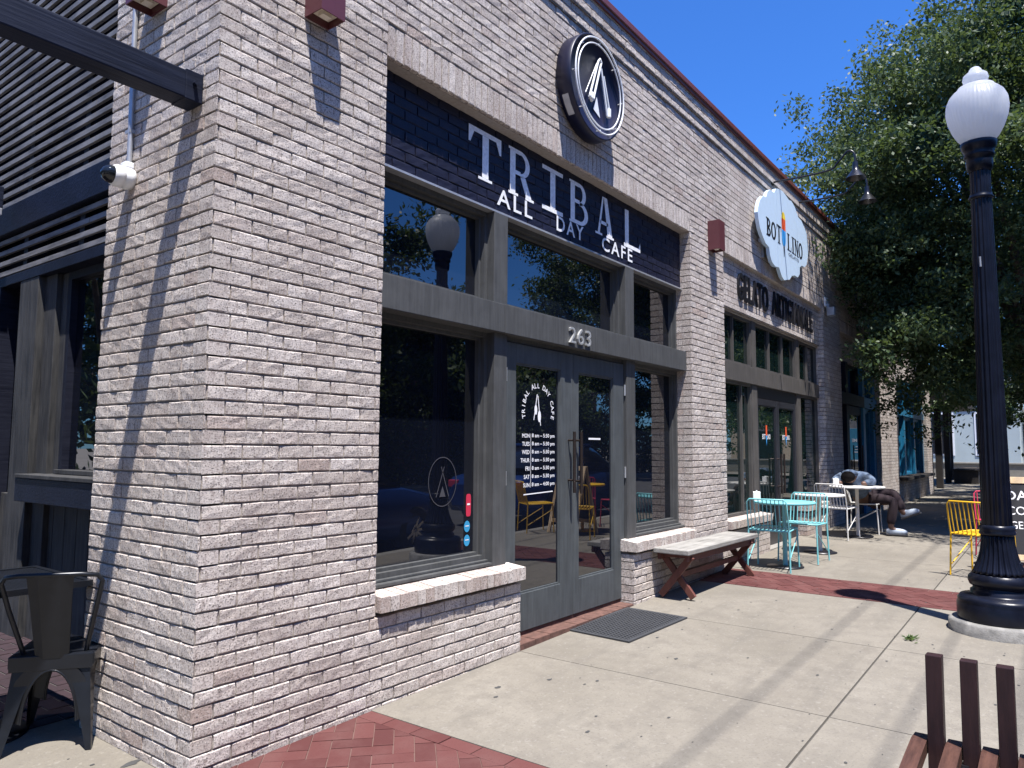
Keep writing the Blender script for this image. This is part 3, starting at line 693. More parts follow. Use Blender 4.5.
P_ += bowl(9.225, z0 + hh/2, .105, hh/2, .055, 0, 360, 28)
for p in P_: stroke(b, p, F8)
put_text(b, 'GELATO', lambda u, v, d: (8.62 + u - 8.5, yb, 4.13 + v - 4.35), width=.5, height=.045)
b.poly([F8(8.405, 4.07, 0), F8(8.425, 4.07, 0), F8(8.44, 4.21, 0), F8(8.39, 4.21, 0)]); local(b, 'sign_lettering', M['black'], cs)
b = MB(); yb2 = -.1195
def lol(z_a, z_b, m):
    pts = []
    for i in range(13):
        a = math.pi*i/12; pts.append((math.cos(a), math.sin(a)))
    return pts
F9 = lambda u, v: (u - 8.5, yb2, v - 4.35)
b.poly([F9(8.33, 4.44), F9(8.5, 4.44), F9(8.5, 4.60), F9(8.33, 4.60)], 0)
b.poly([F9(8.33, 4.601), F9(8.5, 4.601)] + [F9(8.415 + .085*math.cos(math.pi*i/12), 4.601 + .10*math.sin(math.pi*i/12)) for i in range(1, 12)], 1)
b.poly([F9(8.415 + .085*math.cos(math.pi + math.pi*i/12), 4.32 + .10*math.sin(math.pi + math.pi*i/12)) for i in range(13)] + [F9(8.5, 4.439), F9(8.33, 4.439)], 2)
local(b, 'lolly_emblem', [M['cone_red'], M['cone_yel'], M['cone_blue']], cs)

def gooseneck(x, pts, label):
    t = thing('gooseneck_lamp', label, 'sign lamp', (x, 0, pts[0][1]), 0, 'gooseneck sign lamps above the cloud sign')
    z0 = pts[0][1]; P3 = [Vector((0, y, z - z0)) for y, z in pts]; S = []
    for i in range(len(P3) - 1):                                      # smooth the arm
        p0 = P3[max(i-1, 0)]; p1 = P3[i]; p2 = P3[i+1]; p3 = P3[min(i+2, len(P3)-1)]
        for k in range(6):
            q = k / 6; S.append(.5*((2*p1) + (p2-p0)*q + (2*p0-5*p1+4*p2-p3)*q*q + (3*p1-p0-3*p2+p3)*q**3))
    S.append(P3[-1])
    b = MB(); b.tube(S, .014, 8); b.tube([(0, 0, 0), (0, -.035, 0)], .045, 14); local(b, 'arm', M['black'], t)
    e = P3[-1]; b = MB(); b.lathe([(.03, .06), (.035, 0), (.04, -.05), (.06, -.07), (.125, -.16), (.13, -.165), (.122, -.162), (.055, -.075), (0, -.06)], e.x, e.y, 32, M=Matrix.Translation((0, 0, e.z))); local(b, 'shade', M['shade'], t)
gooseneck(8.27, [(-.02, 5.10), (-.72, 5.10), (-.88, 5.19), (-1.0, 5.31), (-1.08, 5.26), (-1.09, 5.09)], 'black gooseneck lamp over the cloud sign, nearer the round neon sign')
gooseneck(9.5, [(-.02, 5.15), (-.62, 5.15), (-.78, 5.24), (-.90, 5.36), (-.98, 5.31), (-.99, 5.14)], 'black gooseneck lamp over the cloud sign, nearer the tree')

cam_ = thing('security_camera', 'white dome security camera with grey conduit on the brick pier side', 'security camera', (0, .785, 2.815))
b = MB(); MY = Matrix.Rotation(R(-90), 4, 'Y'); b.lathe([(0, .002), (.055, .002), (.058, .02), (.058, .05), (.054, .052), (.058, .054), (.058, .085), (.05, .10), (.045, .104)], n=32, M=MY); b.box(-.05, -.005, -.03, .03, .05, .085, bev=.006); local(b, 'body', M['white_paint'], cam_)
b = MB(); b.lathe([(.047, .10), (.044, .125), (.030, .146), (.012, .155), (0, .156)], n=28, M=MY); local(b, 'lens_dome', M['car_dark'], cam_)
b = MB(); b.tube([(-.018, 0, .08), (-.018, .01, .5), (-.018, .045, 2.4)], .0135, 10)
for z in (.25, .95, 1.6): b.box(-.03, -.001, -.02 + .01, .035 + .005, z, z + .02)
local(b, 'conduit', M['steel'], cam_)
sl = thing('flood_light', 'small white security light box high on the brick pier under the tree', 'security light', (11.0, -.01, 3.86))
b = MB(); b.box(-.1, .1, -.03, 0, -.08, .08, bev=.008); local(b, 'junction_box', M['white_paint'], sl); b = MB(); b.box(-.09, .05, -.16, -.04, -.24, -.10, bev=.01); b.box(-.03, .02, -.07, -.03, -.12, -.03); local(b, 'lamp_head', M['steel'], sl)
sl2 = tag(MB().build('tmp', M['steel']), 'x', 'x'); bpy.data.objects.remove(sl2)

# ------------------------------------------------------------------ ground
def slab(mb, x0, x1, y0, y1, dz=0.0, m=0, c=.5, th=.10):
    n = max(1, int((x1 - x0) / 1.2)) if x0 < 10.5 else 1
    for i in range(n):
        a = x0 + (x1 - x0) * i / n; b = x0 + (x1 - x0) * (i + 1) / n
        V = [(a, y0, gz(a) + dz), (b, y0, gz(b) + dz), (b, y1, gz(b) + dz), (a, y1, gz(a) + dz)]
        mb.poly(V, m, c)
    for (p, q) in (((x0, y0), (x1, y0)), ((x1, y0), (x1, y1)), ((x1, y1), (x0, y1)), ((x0, y1), (x0, y0))):
        mb.poly([(p[0], p[1], gz(p[0]) + dz - th), (q[0], q[1], gz(q[0]) + dz - th), (q[0], q[1], gz(q[0]) + dz), (p[0], p[1], gz(p[0]) + dz)], m, c)
KY = -3.55
base = MB()
for a, b_ in ((-300, -8), (-8, 10.5), (10.5, 400)): base.poly([(a, -300, gz(a) - .30), (b_, -300, gz(b_) - .30), (b_, 300, gz(b_) - .30), (a, 300, gz(a) - .30)])
struct(base.build('ground', M['earth']))
jb = MB()
for a, b_ in ((-8, 10.5), (10.5, 40)): jb.poly([(a, KY - .02, gz(a) - .012), (b_, KY - .02, gz(b_) - .012), (b_, .1, gz(b_) - .012), (a, .1, gz(a) - .012)], 0)
jb.poly([(-8, .1, gz(-8) - .012), (.3, .1, gz(.3) - .012), (.3, 8, gz(.3) - .012), (-8, 8, gz(-8) - .012)], 0)
struct(jb.build('pavement_base', M['joint']))
sw = MB(); g = .0035; YJ = -2.03
xs = [1.052, 2.425, 3.98, 5.53]; xs2 = [6.40, 7.95, 9.5, 11.05, 12.6, 14.15, 15.7, 17.25, 18.8, 20.35, 21.9, 23.45, 25, 26.5, 28, 30, 32, 34]
for X in (xs, xs2):
    for a, b_ in zip(X, X[1:]):
        for y0, y1 in ((KY + .16, YJ), (YJ, .12)):
            slab(sw, a + g, b_ - g, y0 + (g*1.8 if y0 == YJ else 0), y1 - (g*1.8 if y1 == YJ else 0), 0, 0, random.random(), .05)
for a, b_ in ((-8, -6.2), (-6.2, -4.6), (-4.6, -3.0), (-3.0, -1.5), (-1.5, .0)):
    for y0, y1 in ((KY + .16, YJ), (YJ, -.3), (-.3, 1.6), (1.6, 3.4), (3.4, 8)):
        slab(sw, a + g, b_ - g, y0 + g, y1 - g, 0, 0, random.random(), .05)
for y0, y1 in ((.0, 1.6), (1.6, 3.4), (3.4, 8)): slab(sw, .0, .55, y0 + g, y1 - g, 0, 0, .6, .05)
for (x, y, r) in ((1.75, -.33, .018), (1.62, -.42, .014), (2.05, -.5, .016), (2.9, -.95, .016), (3.3, -.62, .012), (4.5, -.8, .013), (5.05, -.95, .012), (-.32, .35, .022), (-.16, .22, .018), (.02, .62, .02), (-.05, .40, .03), (3.1, -1.8, .012), (4.3, -1.6, .01), (1.5, -1.1, .013), (2.2, -.75, .012), (5.2, -1.6, .011)) + tuple((random.uniform(1.2, 9), random.uniform(-2.9, -.35), random.choice((.004, .005, .006, .009))) for _ in range(150)) + tuple((random.uniform(-1.2, -.1), random.uniform(-.2, 1.0), random.choice((.005, .007, .01))) for _ in range(25)):
    k = random.uniform(0, 3); pts = []
    for i in range(10):
        a = 2*math.pi*i/10; rr = r * random.uniform(.7, 1.2); px, py = x + rr*math.cos(a)*1.4*1, y + rr*math.sin(a)*.8
        pts.append((px, py, gz(px) + .0022))
    sw.poly(pts, 1)
struct(sw.build('pavement', [M['concrete'], M['gum']]))
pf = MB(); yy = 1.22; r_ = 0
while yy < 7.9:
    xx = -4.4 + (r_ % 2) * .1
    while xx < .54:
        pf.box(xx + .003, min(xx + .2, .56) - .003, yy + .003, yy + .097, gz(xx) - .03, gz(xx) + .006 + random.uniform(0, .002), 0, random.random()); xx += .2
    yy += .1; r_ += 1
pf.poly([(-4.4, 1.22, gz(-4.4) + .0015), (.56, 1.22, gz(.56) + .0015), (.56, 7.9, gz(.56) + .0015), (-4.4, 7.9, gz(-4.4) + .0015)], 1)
struct(pf.build('patio_paving', [M['shade_paver'], M['joint']]))

def paver_band(x0, x1, y0, y1, name):
    mb = MB(); bs, bl = .1, .2; gp = .0028
    n = int(round((x1 - x0) / 1.0))
    def tile(poly, c):
        if len(poly) < 3: return
        cx = sum(p[0] for p in poly)/len(poly); cy = sum(p[1] for p in poly)/len(poly); dz = random.uniform(0, .0022); tx, ty = random.uniform(-.007, .007), random.uniform(-.007, .007)
        A = []
        for p in poly:
            dx, dy = cx - p[0], cy - p[1]; L = max(math.hypot(dx, dy), 1e-6); k = gp * 1.35 / L
            q = (p[0] + dx*k, p[1] + dy*k); A.append((q[0], q[1], gz(q[0]) + dz + (q[0]-cx)*tx + (q[1]-cy)*ty))
        mb.poly(A, 0, c)
        for i in range(len(A)):
            p, q = A[i], A[(i+1) % len(A)]; mb.poly([(p[0], p[1], p[2]-.03), (q[0], q[1], q[2]-.03), q, p], 0, c)
    y = y0
    while y < y1 - .01:                                              # border rows
        e = min(y + bl, y1)
        for a in (x0, x1 - bs): tile([(a, y), (a + bs, y), (a + bs, e), (a, e)], random.random())
        y = e
    ix0, ix1 = x0 + bs, x1 - bs; c45 = math.sqrt(.5)
    for i in range(-60, 60):
        for j in range(-60, 60):
            for hv in (0, 1):
                # 90-degree herringbone in its own frame, turned 45 degrees
                k = j
                if hv == 0: a, b_, w, h = (i*.4 + (k % 4)*.1 - .0), k*.1, .2, .1
                else: a, b_, w, h = (i*.4 + (k % 4)*.1 + .3), k*.1, .1, .2
                q = [(a, b_), (a+w, b_), (a+w, b_+h), (a, b_+h)]
                q = [((p[0]-p[1])*c45 + (x0+x1)/2, (p[0]+p[1])*c45 + (y0+y1)/2) for p in q]
                if max(p[0] for p in q) < ix0 or min(p[0] for p in q) > ix1 or max(p[1] for p in q) < y0 or min(p[1] for p in q) > y1: continue
                for cl in ((1,0,ix1), (-1,0,-ix0), (0,1,y1), (0,-1,-y0)):
                    if len(q) >= 3: q = clip(q, *cl)
                if len(q) >= 3:
                    ar = abs(sum(q[t][0]*q[(t+1)%len(q)][1]-q[(t+1)%len(q)][0]*q[t][1] for t in range(len(q))))/2
                    if ar > .0012: tile(q, random.random())
    mb.poly([(x0, y0, gz(x0)-.004), (x1, y0, gz(x1)-.004), (x1, y1, gz(x1)-.004), (x0, y1, gz(x0)-.004)], 1)
    struct(mb.build(name, [M['paver'], M['paver_joint']]))
paver_band(.004, 1.048, KY + .16, -.004, 'paver_path'); paver_band(5.536, 6.395, KY + .16, -.004, 'paver_path')
kb = MB()
for i in range(16):
    a = -8 + i * 3; kb.poly([(a, KY, gz(a)), (a+2.99, KY, gz(a+2.99)), (a+2.99, KY+.155, gz(a+2.99)), (a, KY+.155, gz(a))]); kb.poly([(a, KY, gz(a)-.2), (a+2.99, KY, gz(a+2.99)-.2), (a+2.99, KY, gz(a+2.99)), (a, KY, gz(a))])
struct(kb.build('kerb', M['kerb']))
rd = MB()
for a, b_ in ((-60, -8), (-8, 10.5), (10.5, 60)): rd.poly([(a, -12.5, gz(a)-.14), (b_, -12.5, gz(b_)-.14), (b_, KY, gz(b_)-.14), (a, KY, gz(a)-.14)])
struct(rd.build('road', M['asphalt']))
op = MB()
for a, b_ in ((-60, -8), (-8, 10.5), (10.5, 60)): op.poly([(a, -17, gz(a)), (b_, -17, gz(b_)), (b_, -12.5, gz(b_)), (a, -12.5, gz(a))]); op.poly([(a, -12.5, gz(a)), (b_, -12.5, gz(b_)), (b_, -12.5, gz(b_)-.16), (a, -12.5, gz(a)-.16)])
struct(op.build('far_pavement', M['kerb']))

# ------------------------------------------------------------------ door mat
mt = thing('door_mat', 'black perforated rubber mat on the pavement before the double doors', 'mat', (3.52, -.265, gz(3.52)), R(-3))
tl = Matrix.Rotation(math.atan(-.018), 4, 'Y')
b = MB(); W, Dp = .46, .28
for q in ((-W, W, -Dp, -Dp+.03), (-W, W, Dp-.03, Dp), (-W, -W+.03, -Dp+.03, Dp-.03), (W-.03, W, -Dp+.03, Dp-.03)): b.box(q[0], q[1], q[2], q[3], .001, .013, M=tl)
n = 26
for i in range(n):
    x = -W + .03 + (2*W-.06) * (i + .5) / n; b.box(x - .006, x + .006, -Dp+.03, Dp-.03, .003, .013, M=tl)
n = 16
for i in range(n):
    y = -Dp + .03 + (2*Dp-.06) * (i + .5) / n; b.box(-W+.03, W-.03, y - .006, y + .006, .002, .0125, M=tl)
b.box(-W, W, -Dp, Dp, .0005, .002, 1, M=tl)
local(b, 'mat_grid', [M['rubber'], M['dark_void']], mt)

# ------------------------------------------------------------------ wooden bench with X legs
bn = thing('wooden_bench', 'backless wooden bench with grey plank top and red-brown X legs by the wall', 'bench', (5.33, -.22, gz(5.33)), R(-1.2))
b = MB(); b.box(-.88, .88, -.175, .175, .405, .45, bev=.008); local(b, 'seat', M['bench_top'], bn)
b = MB(); b.box(-.84, .84, -.15, -.12, .345, .404, bev=.003); b.box(-.84, .84, .12, .15, .345, .404, bev=.003); local(b, 'apron', M['bench_leg'], bn)
for x in (-.75, .73):
    b = MB()
    for s_ in (1, -1):
        L = math.hypot(.29, .385); Mx = Matrix.Translation((x + .018*s_, 0, .2)) @ Matrix.Rotation(s_*math.atan2(.36, .29) , 4, 'X'); b.box(-.017, .017, -L/2, L/2, -.03, .03, M=Mx, bev=.003)
    b.box(x-.03, x+.03, -.12, .12, .365, .404)
    local(b, 'leg', M['bench_leg'], bn)
b = MB(); b.box(-.75, .73, -.018, .018, .175, .225, bev=.003); local(b, 'stretcher', M['bench_leg'], bn)

# ------------------------------------------------------------------ lamp post
LX, LY = 4.985, -2.655
lp = thing('street_lamp', 'tall fluted navy lamp post with a white acorn globe', 'street lamp', (LX, LY, gz(LX)))
SX = Matrix.Diagonal((.885, .885, 1, 1)); SC = Matrix.Diagonal((.91, .91, 1, 1))
b = MB(); b.lathe([(.40, -.05), (.395, .07), (.375, .085), (0, .085)], n=56, M=SX); local(b, 'concrete_footing', M['footing'], lp)
b = MB(); b.lathe([(0,.086),(.325,.086),(.328,.10),(.328,.205),(.318,.222),(.322,.236),(.30,.262),(.235,.272),(.222,.285),(.222,.305),(.205,.315),(.20,.33)], n=64, M=SX)
b.lathe([(.20,.33),(.222,.345),(.234,.375),(.23,.405),(.212,.425)], n=160, M=SX, mod=lambda a, j: 1 + (.012*abs(math.sin(a*40)) if 0 < j < 4 else 0))
def fl(k, amp): return lambda a, j: 1 - amp*abs(math.cos(a*k/2))**3
pr = []
for i in range(12):
    t = i/11; pr.append((.125 + (.208 - .125)*(1-t)**2.1, .43 + t*.29))
b.lathe([(.212,.425),(.20,.43)], n=64, M=SX); b.lathe([(pr[0][0]-.004, .43)] + pr + [(.12,.722)], n=288, M=SX, mod=fl(24, .10))
b.lathe([(.12,.722),(.135,.728),(.138,.74),(.132,.752),(.136,.765),(.133,.79),(.115,.80)], n=64, M=SX); local(b, 'base', M['lamp_paint'], lp)
b = MB(); b.lathe([(.108,.79),(.113,.80),(.107,1.3),(.100,1.9),(.092,2.5),(.083,3.1),(.079,3.36)], n=256, mod=fl(16, .085), M=SC); local(b, 'column', M['lamp_paint'], lp)
b = MB(); b.lathe([(.08,3.355),(.094,3.36),(.096,3.375),(.086,3.385),(.086,3.40)], n=48, M=SC); b.lathe([(.080,3.40),(.078,3.58)], n=192, mod=fl(16, .08), M=SC)
b.lathe([(.082,3.58),(.10,3.60),(.108,3.66),(.10,3.69),(.118,3.70),(.122,3.72),(.115,3.735),(.13,3.76),(.142,3.79),(.145,3.82),(.13,3.825),(0,3.825)], n=64, M=SX); local(b, 'fitter', M['lamp_paint'], lp)
gp_ = [(.125,3.826),(.165,3.87),(.205,3.94),(.235,4.02),(.247,4.09),(.240,4.16),(.215,4.215),(.180,4.25),(.150,4.262),(.146,4.285),(.085,4.30),(.082,4.315),(.098,4.335),(.104,4.355),(.096,4.385),(.070,4.405),(.055,4.412),(.05,4.43),(.035,4.448),(0,4.455)]
b = MB(); b.lathe(gp_, n=192, M=SX, mod=lambda a, j: 1 + (.007*math.cos(a*48) if 1 <= j <= 7 else 0)); local(b, 'globe', M['globe'], lp)
b = MB(); b.lathe([(.03,3.83),(.035,3.9),(.06,3.92),(.06,4.1),(.03,4.14),(0,4.14)], n=20); local(b, 'lamp_bulb', M['white_paint'], lp)
b = MB(); b.tube([(-.083,.02,2.80),(-.084,.022,2.88)], .008, 6); local(b, 'cable_clip', M['steel'], lp)

# ------------------------------------------------------------------ foreground slatted bench
fb = thing('slatted_bench', 'dark brown slatted bench with upright back slats, near the lamp post', 'bench', (1.12, -2.70, gz(1.12)))
for i in range(8):
    y = -.102 * i; j = random.uniform(-.004, .004)
    b = MB(); A = [(.0, .02), (.018, .02), (.018, .0)]
    b.box(-.028, .028, y - .0245, y + .0245, .10, .735 + j, bev=.003, M=Matrix.Rotation(R(3), 4, 'Y')); local(b, 'back_slat', M['bench_dark'], fb)
    b = MB(); prof = [(.085, .445), (.0, .452), (-.15, .44), (-.3, .425), (-.42, .43), (-.5, .425), (-.53, .40)]
    yy0, yy1 = y + .0275, y + .0755 - .001
    for (p, q) in zip(prof, prof[1:]):
        V = []
        for (x, z) in (p, q):
            V += [(x, yy0, z), (x, yy1, z), (x, yy1, z - .045), (x, yy0, z - .045)]
        b.add(V, [(0,1,5,4)[::-1],(1,2,6,5)[::-1],(2,3,7,6)[::-1],(3,0,4,7)[::-1]], 0)
    x, z = prof[0]; b.poly([(x, yy0, z), (x, yy0, z-.045), (x, yy1, z-.045), (x, yy1, z)]); x, z = prof[-1]; b.poly([(x, yy0, z), (x, yy1, z), (x, yy1, z-.045), (x, yy0, z-.045)])
    local(b, 'seat_slat', M['bench_seat'], fb)
for yy in (-.08, -.64):
    b = MB(); b.tube([(.0, yy, .40), (-.02, yy, .2), (.03, yy, .0)], .018, 8); b.tube([(-.45, yy, .375), (-.45, yy, 0)], .018, 8); b.tube([(.04, yy, .385), (-.47, yy, .365)], .014, 8); local(b, 'leg_frame', M['black'], fb)

# ------------------------------------------------------------------ wire-rod cafe chairs and tables
def wire_chair(loc, rz, mat, label, group, cat='chair'):
    """faces +x in its own frame"""
    t = thing('wire_chair', label, cat, (loc[0], loc[1], gz(loc[0])), rz, group); r = .0085
    b = MB(); W = .215
    b.tube([(.21, -W, .45), (.23, -W*.6, .452), (.23, W*.6, .452), (.21, W, .45), (-.2, W, .44), (-.2, -W, .44)], r, 8, closed=True)
    for i in range(9):
        y = -W*.82 + W*1.64*i/8; b.tube([(.222, y, .45), (.0, y, .438), (-.2, y, .44)], .0055, 6)
    local(b, 'seat', mat, t)
    b = MB(); b.tube([(-.2, -W, .44), (-.235, -W, .60), (-.265, -W*.97, .755), (-.27, -W*.85, .785), (-.27, W*.85, .785), (-.265, W*.97, .755), (-.235, W, .60), (-.2, W, .44)], r, 8)
    for i in range(9):
        y = -W*.82 + W*1.64*i/8; b.tube([(-.2, y, .44), (-.235, y, .60), (-.27, y, .785)], .0055, 6)
    local(b, 'backrest', mat, t)
    for sx, sy in ((1, 1), (1, -1), (-1, 1), (-1, -1)):
        b = MB(); b.tube([(.2*sx, W*sy, .445), (.22*sx, (W + .012)*sy, .006)], .0095, 8); local(b, 'leg', mat, t)
    for sy in (1, -1): b = MB(); b.tube([(-.21, W*sy, .12), (.205, W*sy, .36)], .006, 6); local(b, 'brace', mat, t)
    return t
def cafe_table(loc, r, mat, label, group=None, base_m=None):
    t = thing('cafe_table', label, 'table', (loc[0], loc[1], gz(loc[0])), 0, group)
    b = MB(); b.lathe([(0, .71), (r - .01, .71), (r, .715), (r, .732), (r - .006, .737), (0, .737)], n=48); local(b, 'tabletop', mat, t)
    b = MB(); b.lathe([(.03, .014), (.026, .05), (.024, .69), (.09, .705), (.09, .7095)], n=20); local(b, 'pedestal', mat, t)
    b = MB(); b.lathe([(0, .001), (.20, .001), (.20, .010), (.05, .022), (0, .022)], n=36); local(b, 'foot_plate', base_m or mat, t); return t
GT = 'teal chairs around the teal table'; GWc = 'white chairs around the white tables'
cafe_table((6.85, -.5), .34, M['teal'], 'round teal table with a white holder, at the wooden bench end', None, M['black'])
wire_chair((6.62, -.44), R(4), M['teal'], 'teal wire chair tucked under the teal table, next to the wooden bench', GT)
wire_chair((7.37, -.56), R(178), M['teal'], 'teal wire chair at the teal table, backed towards the white tables', GT)
cafe_table((8.15, -.55), .31, M['chair_white'], 'small white round table between the teal chairs and the white chair', 'white tables', M['black'])
cafe_table((9.98, -.62), .38, M['chair_white'], 'white round table that the hunched person leans on', 'white tables', M['black'])
wire_chair((9.62, -.42), R(-8), M['chair_white'], 'white wire chair pulled up to the table of the hunched person', GWc)
def holder(x, y, label):
    z = gz(x) + .7375; t = thing('napkin_holder', label, 'napkin holder', (x, y, z), R(20)); b = MB(); b.box(-.045, .045, -.04, .04, 0, .105, bev=.004); local(b, 'box', M['paper'], t); b = MB(); b.box(-.03, .03, -.008, .008, .106, .118); local(b, 'napkin', M['white_paint'], t)
holder(6.70, -.24, 'white napkin holder standing on the teal table'); holder(9.86, -.36, 'white napkin holder standing on the table of the hunched person')
GY = 'yellow chairs around the yellow table'
cafe_table((8.25, -2.75), .36, M['yellow'], 'yellow round table at the kerb beyond the lamp post')
wire_chair((7.46, -2.36), R(-22), M['yellow'], 'yellow wire chair standing beside the lamp post', GY)
wire_chair((7.72, -3.28), R(35), M['yellow'], 'yellow wire chair at the yellow table on the kerb side', GY)
wire_chair((8.92, -2.45), R(200), M['red'], 'red wire chair at the yellow table on the pavement side', 'red chairs around the yellow table')
wire_chair((8.85, -3.12), R(150), M['red'], 'red wire chair at the yellow table on the kerb side', 'red chairs around the yellow table')

# ------------------------------------------------------------------ patio metal chair and table
pc = thing('metal_chair', 'dark gunmetal cafe chair with solid back splat beside the brick pier', 'chair', (-.12, 1.0, gz(-.12)), R(53 - 90))
# own frame: faces +y
b = MB(); b.box(-.175, .175, -.17, .19, .435, .447, bev=.004); b.box(-.18, .18, -.175, -.165, .375, .445, bev=.003); b.box(-.18, .18, .185, .195, .39, .445, bev=.003); b.box(-.185, -.175, -.17, .19, .39, .445, bev=.003); b.box(.175, .185, -.17, .19, .39, .445, bev=.003); local(b, 'seat', M['gun'], pc)
b = MB(); b.tube([(-.135, -.12, .445), (-.185, -.19, .66), (-.215, -.225, .80), (-.195, -.238, .83), (-.13, -.262, .84), (0, -.275, .842), (.13, -.262, .84), (.195, -.238, .83), (.215, -.225, .80), (.185, -.19, .66), (.135, -.12, .445)], .0115, 10); local(b, 'back_hoop', M['gun'], pc)
b = MB(); V = []
for (w, y, z) in ((.072, -.165, .43), (.08, -.20, .56), (.09, -.24, .72), (.10, -.268, .835)):
    V += [(-w, y, z), (-w*.5, y - .012, z), (w*.5, y - .012, z), (w, y, z)]
F = [(r*4+i, r*4+i+1, r*4+i+5, r*4+i+4) for r in range(3) for i in range(3)]; b.add(V, F); b.add([(x, y + .004, z) for x, y, z in V], [f[::-1] for f in F]); local(b, 'back_splat', M['gun'], pc)
for sx in (-1, 1):
    for sy in (-1, 1):
        b = MB(); x0, y0_ = .165*sx, (.175 if sy > 0 else -.16); x1, y1_ = .20*sx, (.225 if sy > 0 else -.215)
        n = 7; V = []
        for i in range(n):
            t = i/(n-1); w = .038*(1-t) + .014; px = x0 + (x1-x0)*t; py = y0_ + (y1_-y0_)*t; z = .40*(1-t) + .003
            iw = w*(1.9 if i == 0 else 1.15 if i == 1 else 1)
            V += [(px, py, z), (px - sx*iw*1.7, py, z), (px, py - sy*iw*1.7, z), (px - sx*.006, py - sy*.006, z)]
        F = []
        for i in range(n-1):
            a = i*4; F += [(a, a+1, a+5, a+4), (a, a+4, a+6, a+2), (a+1, a+3, a+7, a+5), (a+3, a+2, a+6, a+7)]
        b.add(V, F); local(b, 'leg', M['gun'], pc)
for sy, yy in ((-1, -.17), (1, .192)):                                # arched aprons between the legs
    b = MB(); n = 12
    for i in range(n):
        a0 = math.pi*i/n; a1 = math.pi*(i+1)/n
        p = lambda a, k: (math.cos(a)*(.125 if k else .17), yy + sy*(.40 - (.10 + (.30 if k == 0 else .27)*math.sin(a)))*.02, .10 + .28*math.sin(a) if k else .12 + .30*math.sin(a))
        q0, q1 = (math.cos(a0)*.118, yy, .13 + .245*math.sin(a0)), (math.cos(a1)*.118, yy, .13 + .245*math.sin(a1))
        t0, t1 = (math.cos(a0)*.17, yy, max(q0[2], .15 + .26*math.sin(a0)**.5)), (math.cos(a1)*.17, yy, max(q1[2], .15 + .26*math.sin(a1)**.5))
        b.poly([q0, q1, t1, t0]); b.poly([(v[0], v[1] + .003*sy, v[2]) for v in (t0, t1, q1, q0)])
    b.tube([(math.cos(math.pi*i/16)*.118, yy, .13 + .245*math.sin(math.pi*i/16)) for i in range(17)], .006, 6)
    local(b, 'apron', M['gun'], pc)
pt = thing('patio_table', 'dark metal patio table with perforated square top beside the timber front', 'table', (-.36, 1.33, gz(-.36)))
b = MB(); s_ = .36
for q in ((-s_, s_, -s_, -s_+.03), (-s_, s_, s_-.03, s_), (-s_, -s_+.03, -s_+.03, s_-.03), (s_-.03, s_, -s_+.03, s_-.03)): b.box(q[0], q[1], q[2], q[3], .735, .765)
n = 46
for i in range(n):
    x = -s_ + .03 + (2*s_-.06)*(i+.5)/n; b.box(x-.0045, x+.0045, -s_+.03, s_-.03, .755, .76); b.box(-s_+.03, s_-.03, x-.0045, x+.0045, .7545, .7595)
local(b, 'tabletop', M['gun'], pt)
b = MB(); b.lathe([(.035, .02), (.03, .06), (.03, .73), (0, .734)], n=20); b.box(-.2, .2, -.02, .02, .715, .734); b.box(-.02, .02, -.2, .2, .713, .733); local(b, 'pedestal', M['gun'], pt)
b = MB(); b.lathe([(0, .001), (.22, .001), (.22, .012), (.04, .03), (0, .03)], n=36); local(b, 'foot_plate', M['gun'], pt)

# ------------------------------------------------------------------ A-frame board
af = thing('sandwich_board', 'pale pine A-frame chalkboard standing at the kerb beside the lamp post', 'sign board', (7.95, -2.74, gz(7.95)), R(-75))
for s_ in (1, -1):
    Mx = Matrix.Translation((0, -.24*s_, 0)) @ Matrix.Rotation(R(-13*s_), 4, 'X'); b = MB()
    for q in ((-.31, -.255, 0, 1.05), (.255, .31, 0, 1.05), (-.255, .255, .98, 1.05), (-.255, .255, .16, .22)): b.box(q[0], q[1], -.015, .015, q[2], q[3], M=Mx, bev=.003)
    fo = local(b, 'frame', M['sandwich'], af)
    b = MB(); b.box(-.255, .255, -.006, .006, .22, .98, M=Mx); bo = local(b, 'chalkboard', M['board'], af)
    b = MB()
    Fb = lambda u, v, d, Mx=Mx, s_=s_: Mx @ Vector((u*s_, -.0085*s_, v))
    put_text(b, 'DAILY', lambda u, v, d: Fb(u, v + .80, d), width=.40, height=.10, align='C', bold=.01); put_text(b, 'COFFEE', lambda u, v, d: Fb(u, v + .64, d), width=.40, height=.09, align='C'); put_text(b, 'GELATO', lambda u, v, d: Fb(u, v + .49, d), width=.36, height=.08, align='C')
    local(b, 'chalk_writing', M['decal'], af)

# ------------------------------------------------------------------ person
def skin_mesh(name, mat, joints, bones, parent, sub=2):
    """joints: name -> (x,y,z,radius)"""
    idx = {k: i for i, k in enumerate(joints)}
    me = bpy.data.meshes.new(name); me.from_pydata([v[:3] for v in joints.values()], [(idx[a], idx[b]) for a, b in bones], [])
    o = bpy.data.objects.new(name, me); COL.objects.link(o); o.modifiers.new('s', 'SKIN')
    me.skin_vertices.new() if not me.skin_vertices else None
    for i, v in enumerate(joints.values()):
        sv = me.skin_vertices[0].data[i]; r = v[3]; sv.radius = r if hasattr(r, '__len__') else (r, r); sv.use_root = (i == 0)
    sb = o.modifiers.new('u', 'SUBSURF'); sb.levels = sb.render_levels = sub
    dg = bpy.context.evaluated_depsgraph_get(); dg.update(); m2 = bpy.data.meshes.new_from_object(o.evaluated_get(dg))
    o.modifiers.clear(); o.data = m2; m2.materials.clear(); m2.materials.append(mat)
    m2.polygons.foreach_set('use_smooth', [True]*len(m2.polygons)); m2.attributes.new('tint', 'FLOAT', 'FACE')
    o.parent = parent; return o
px_, py_ = 10.45, -.62; pz_ = gz(px_)
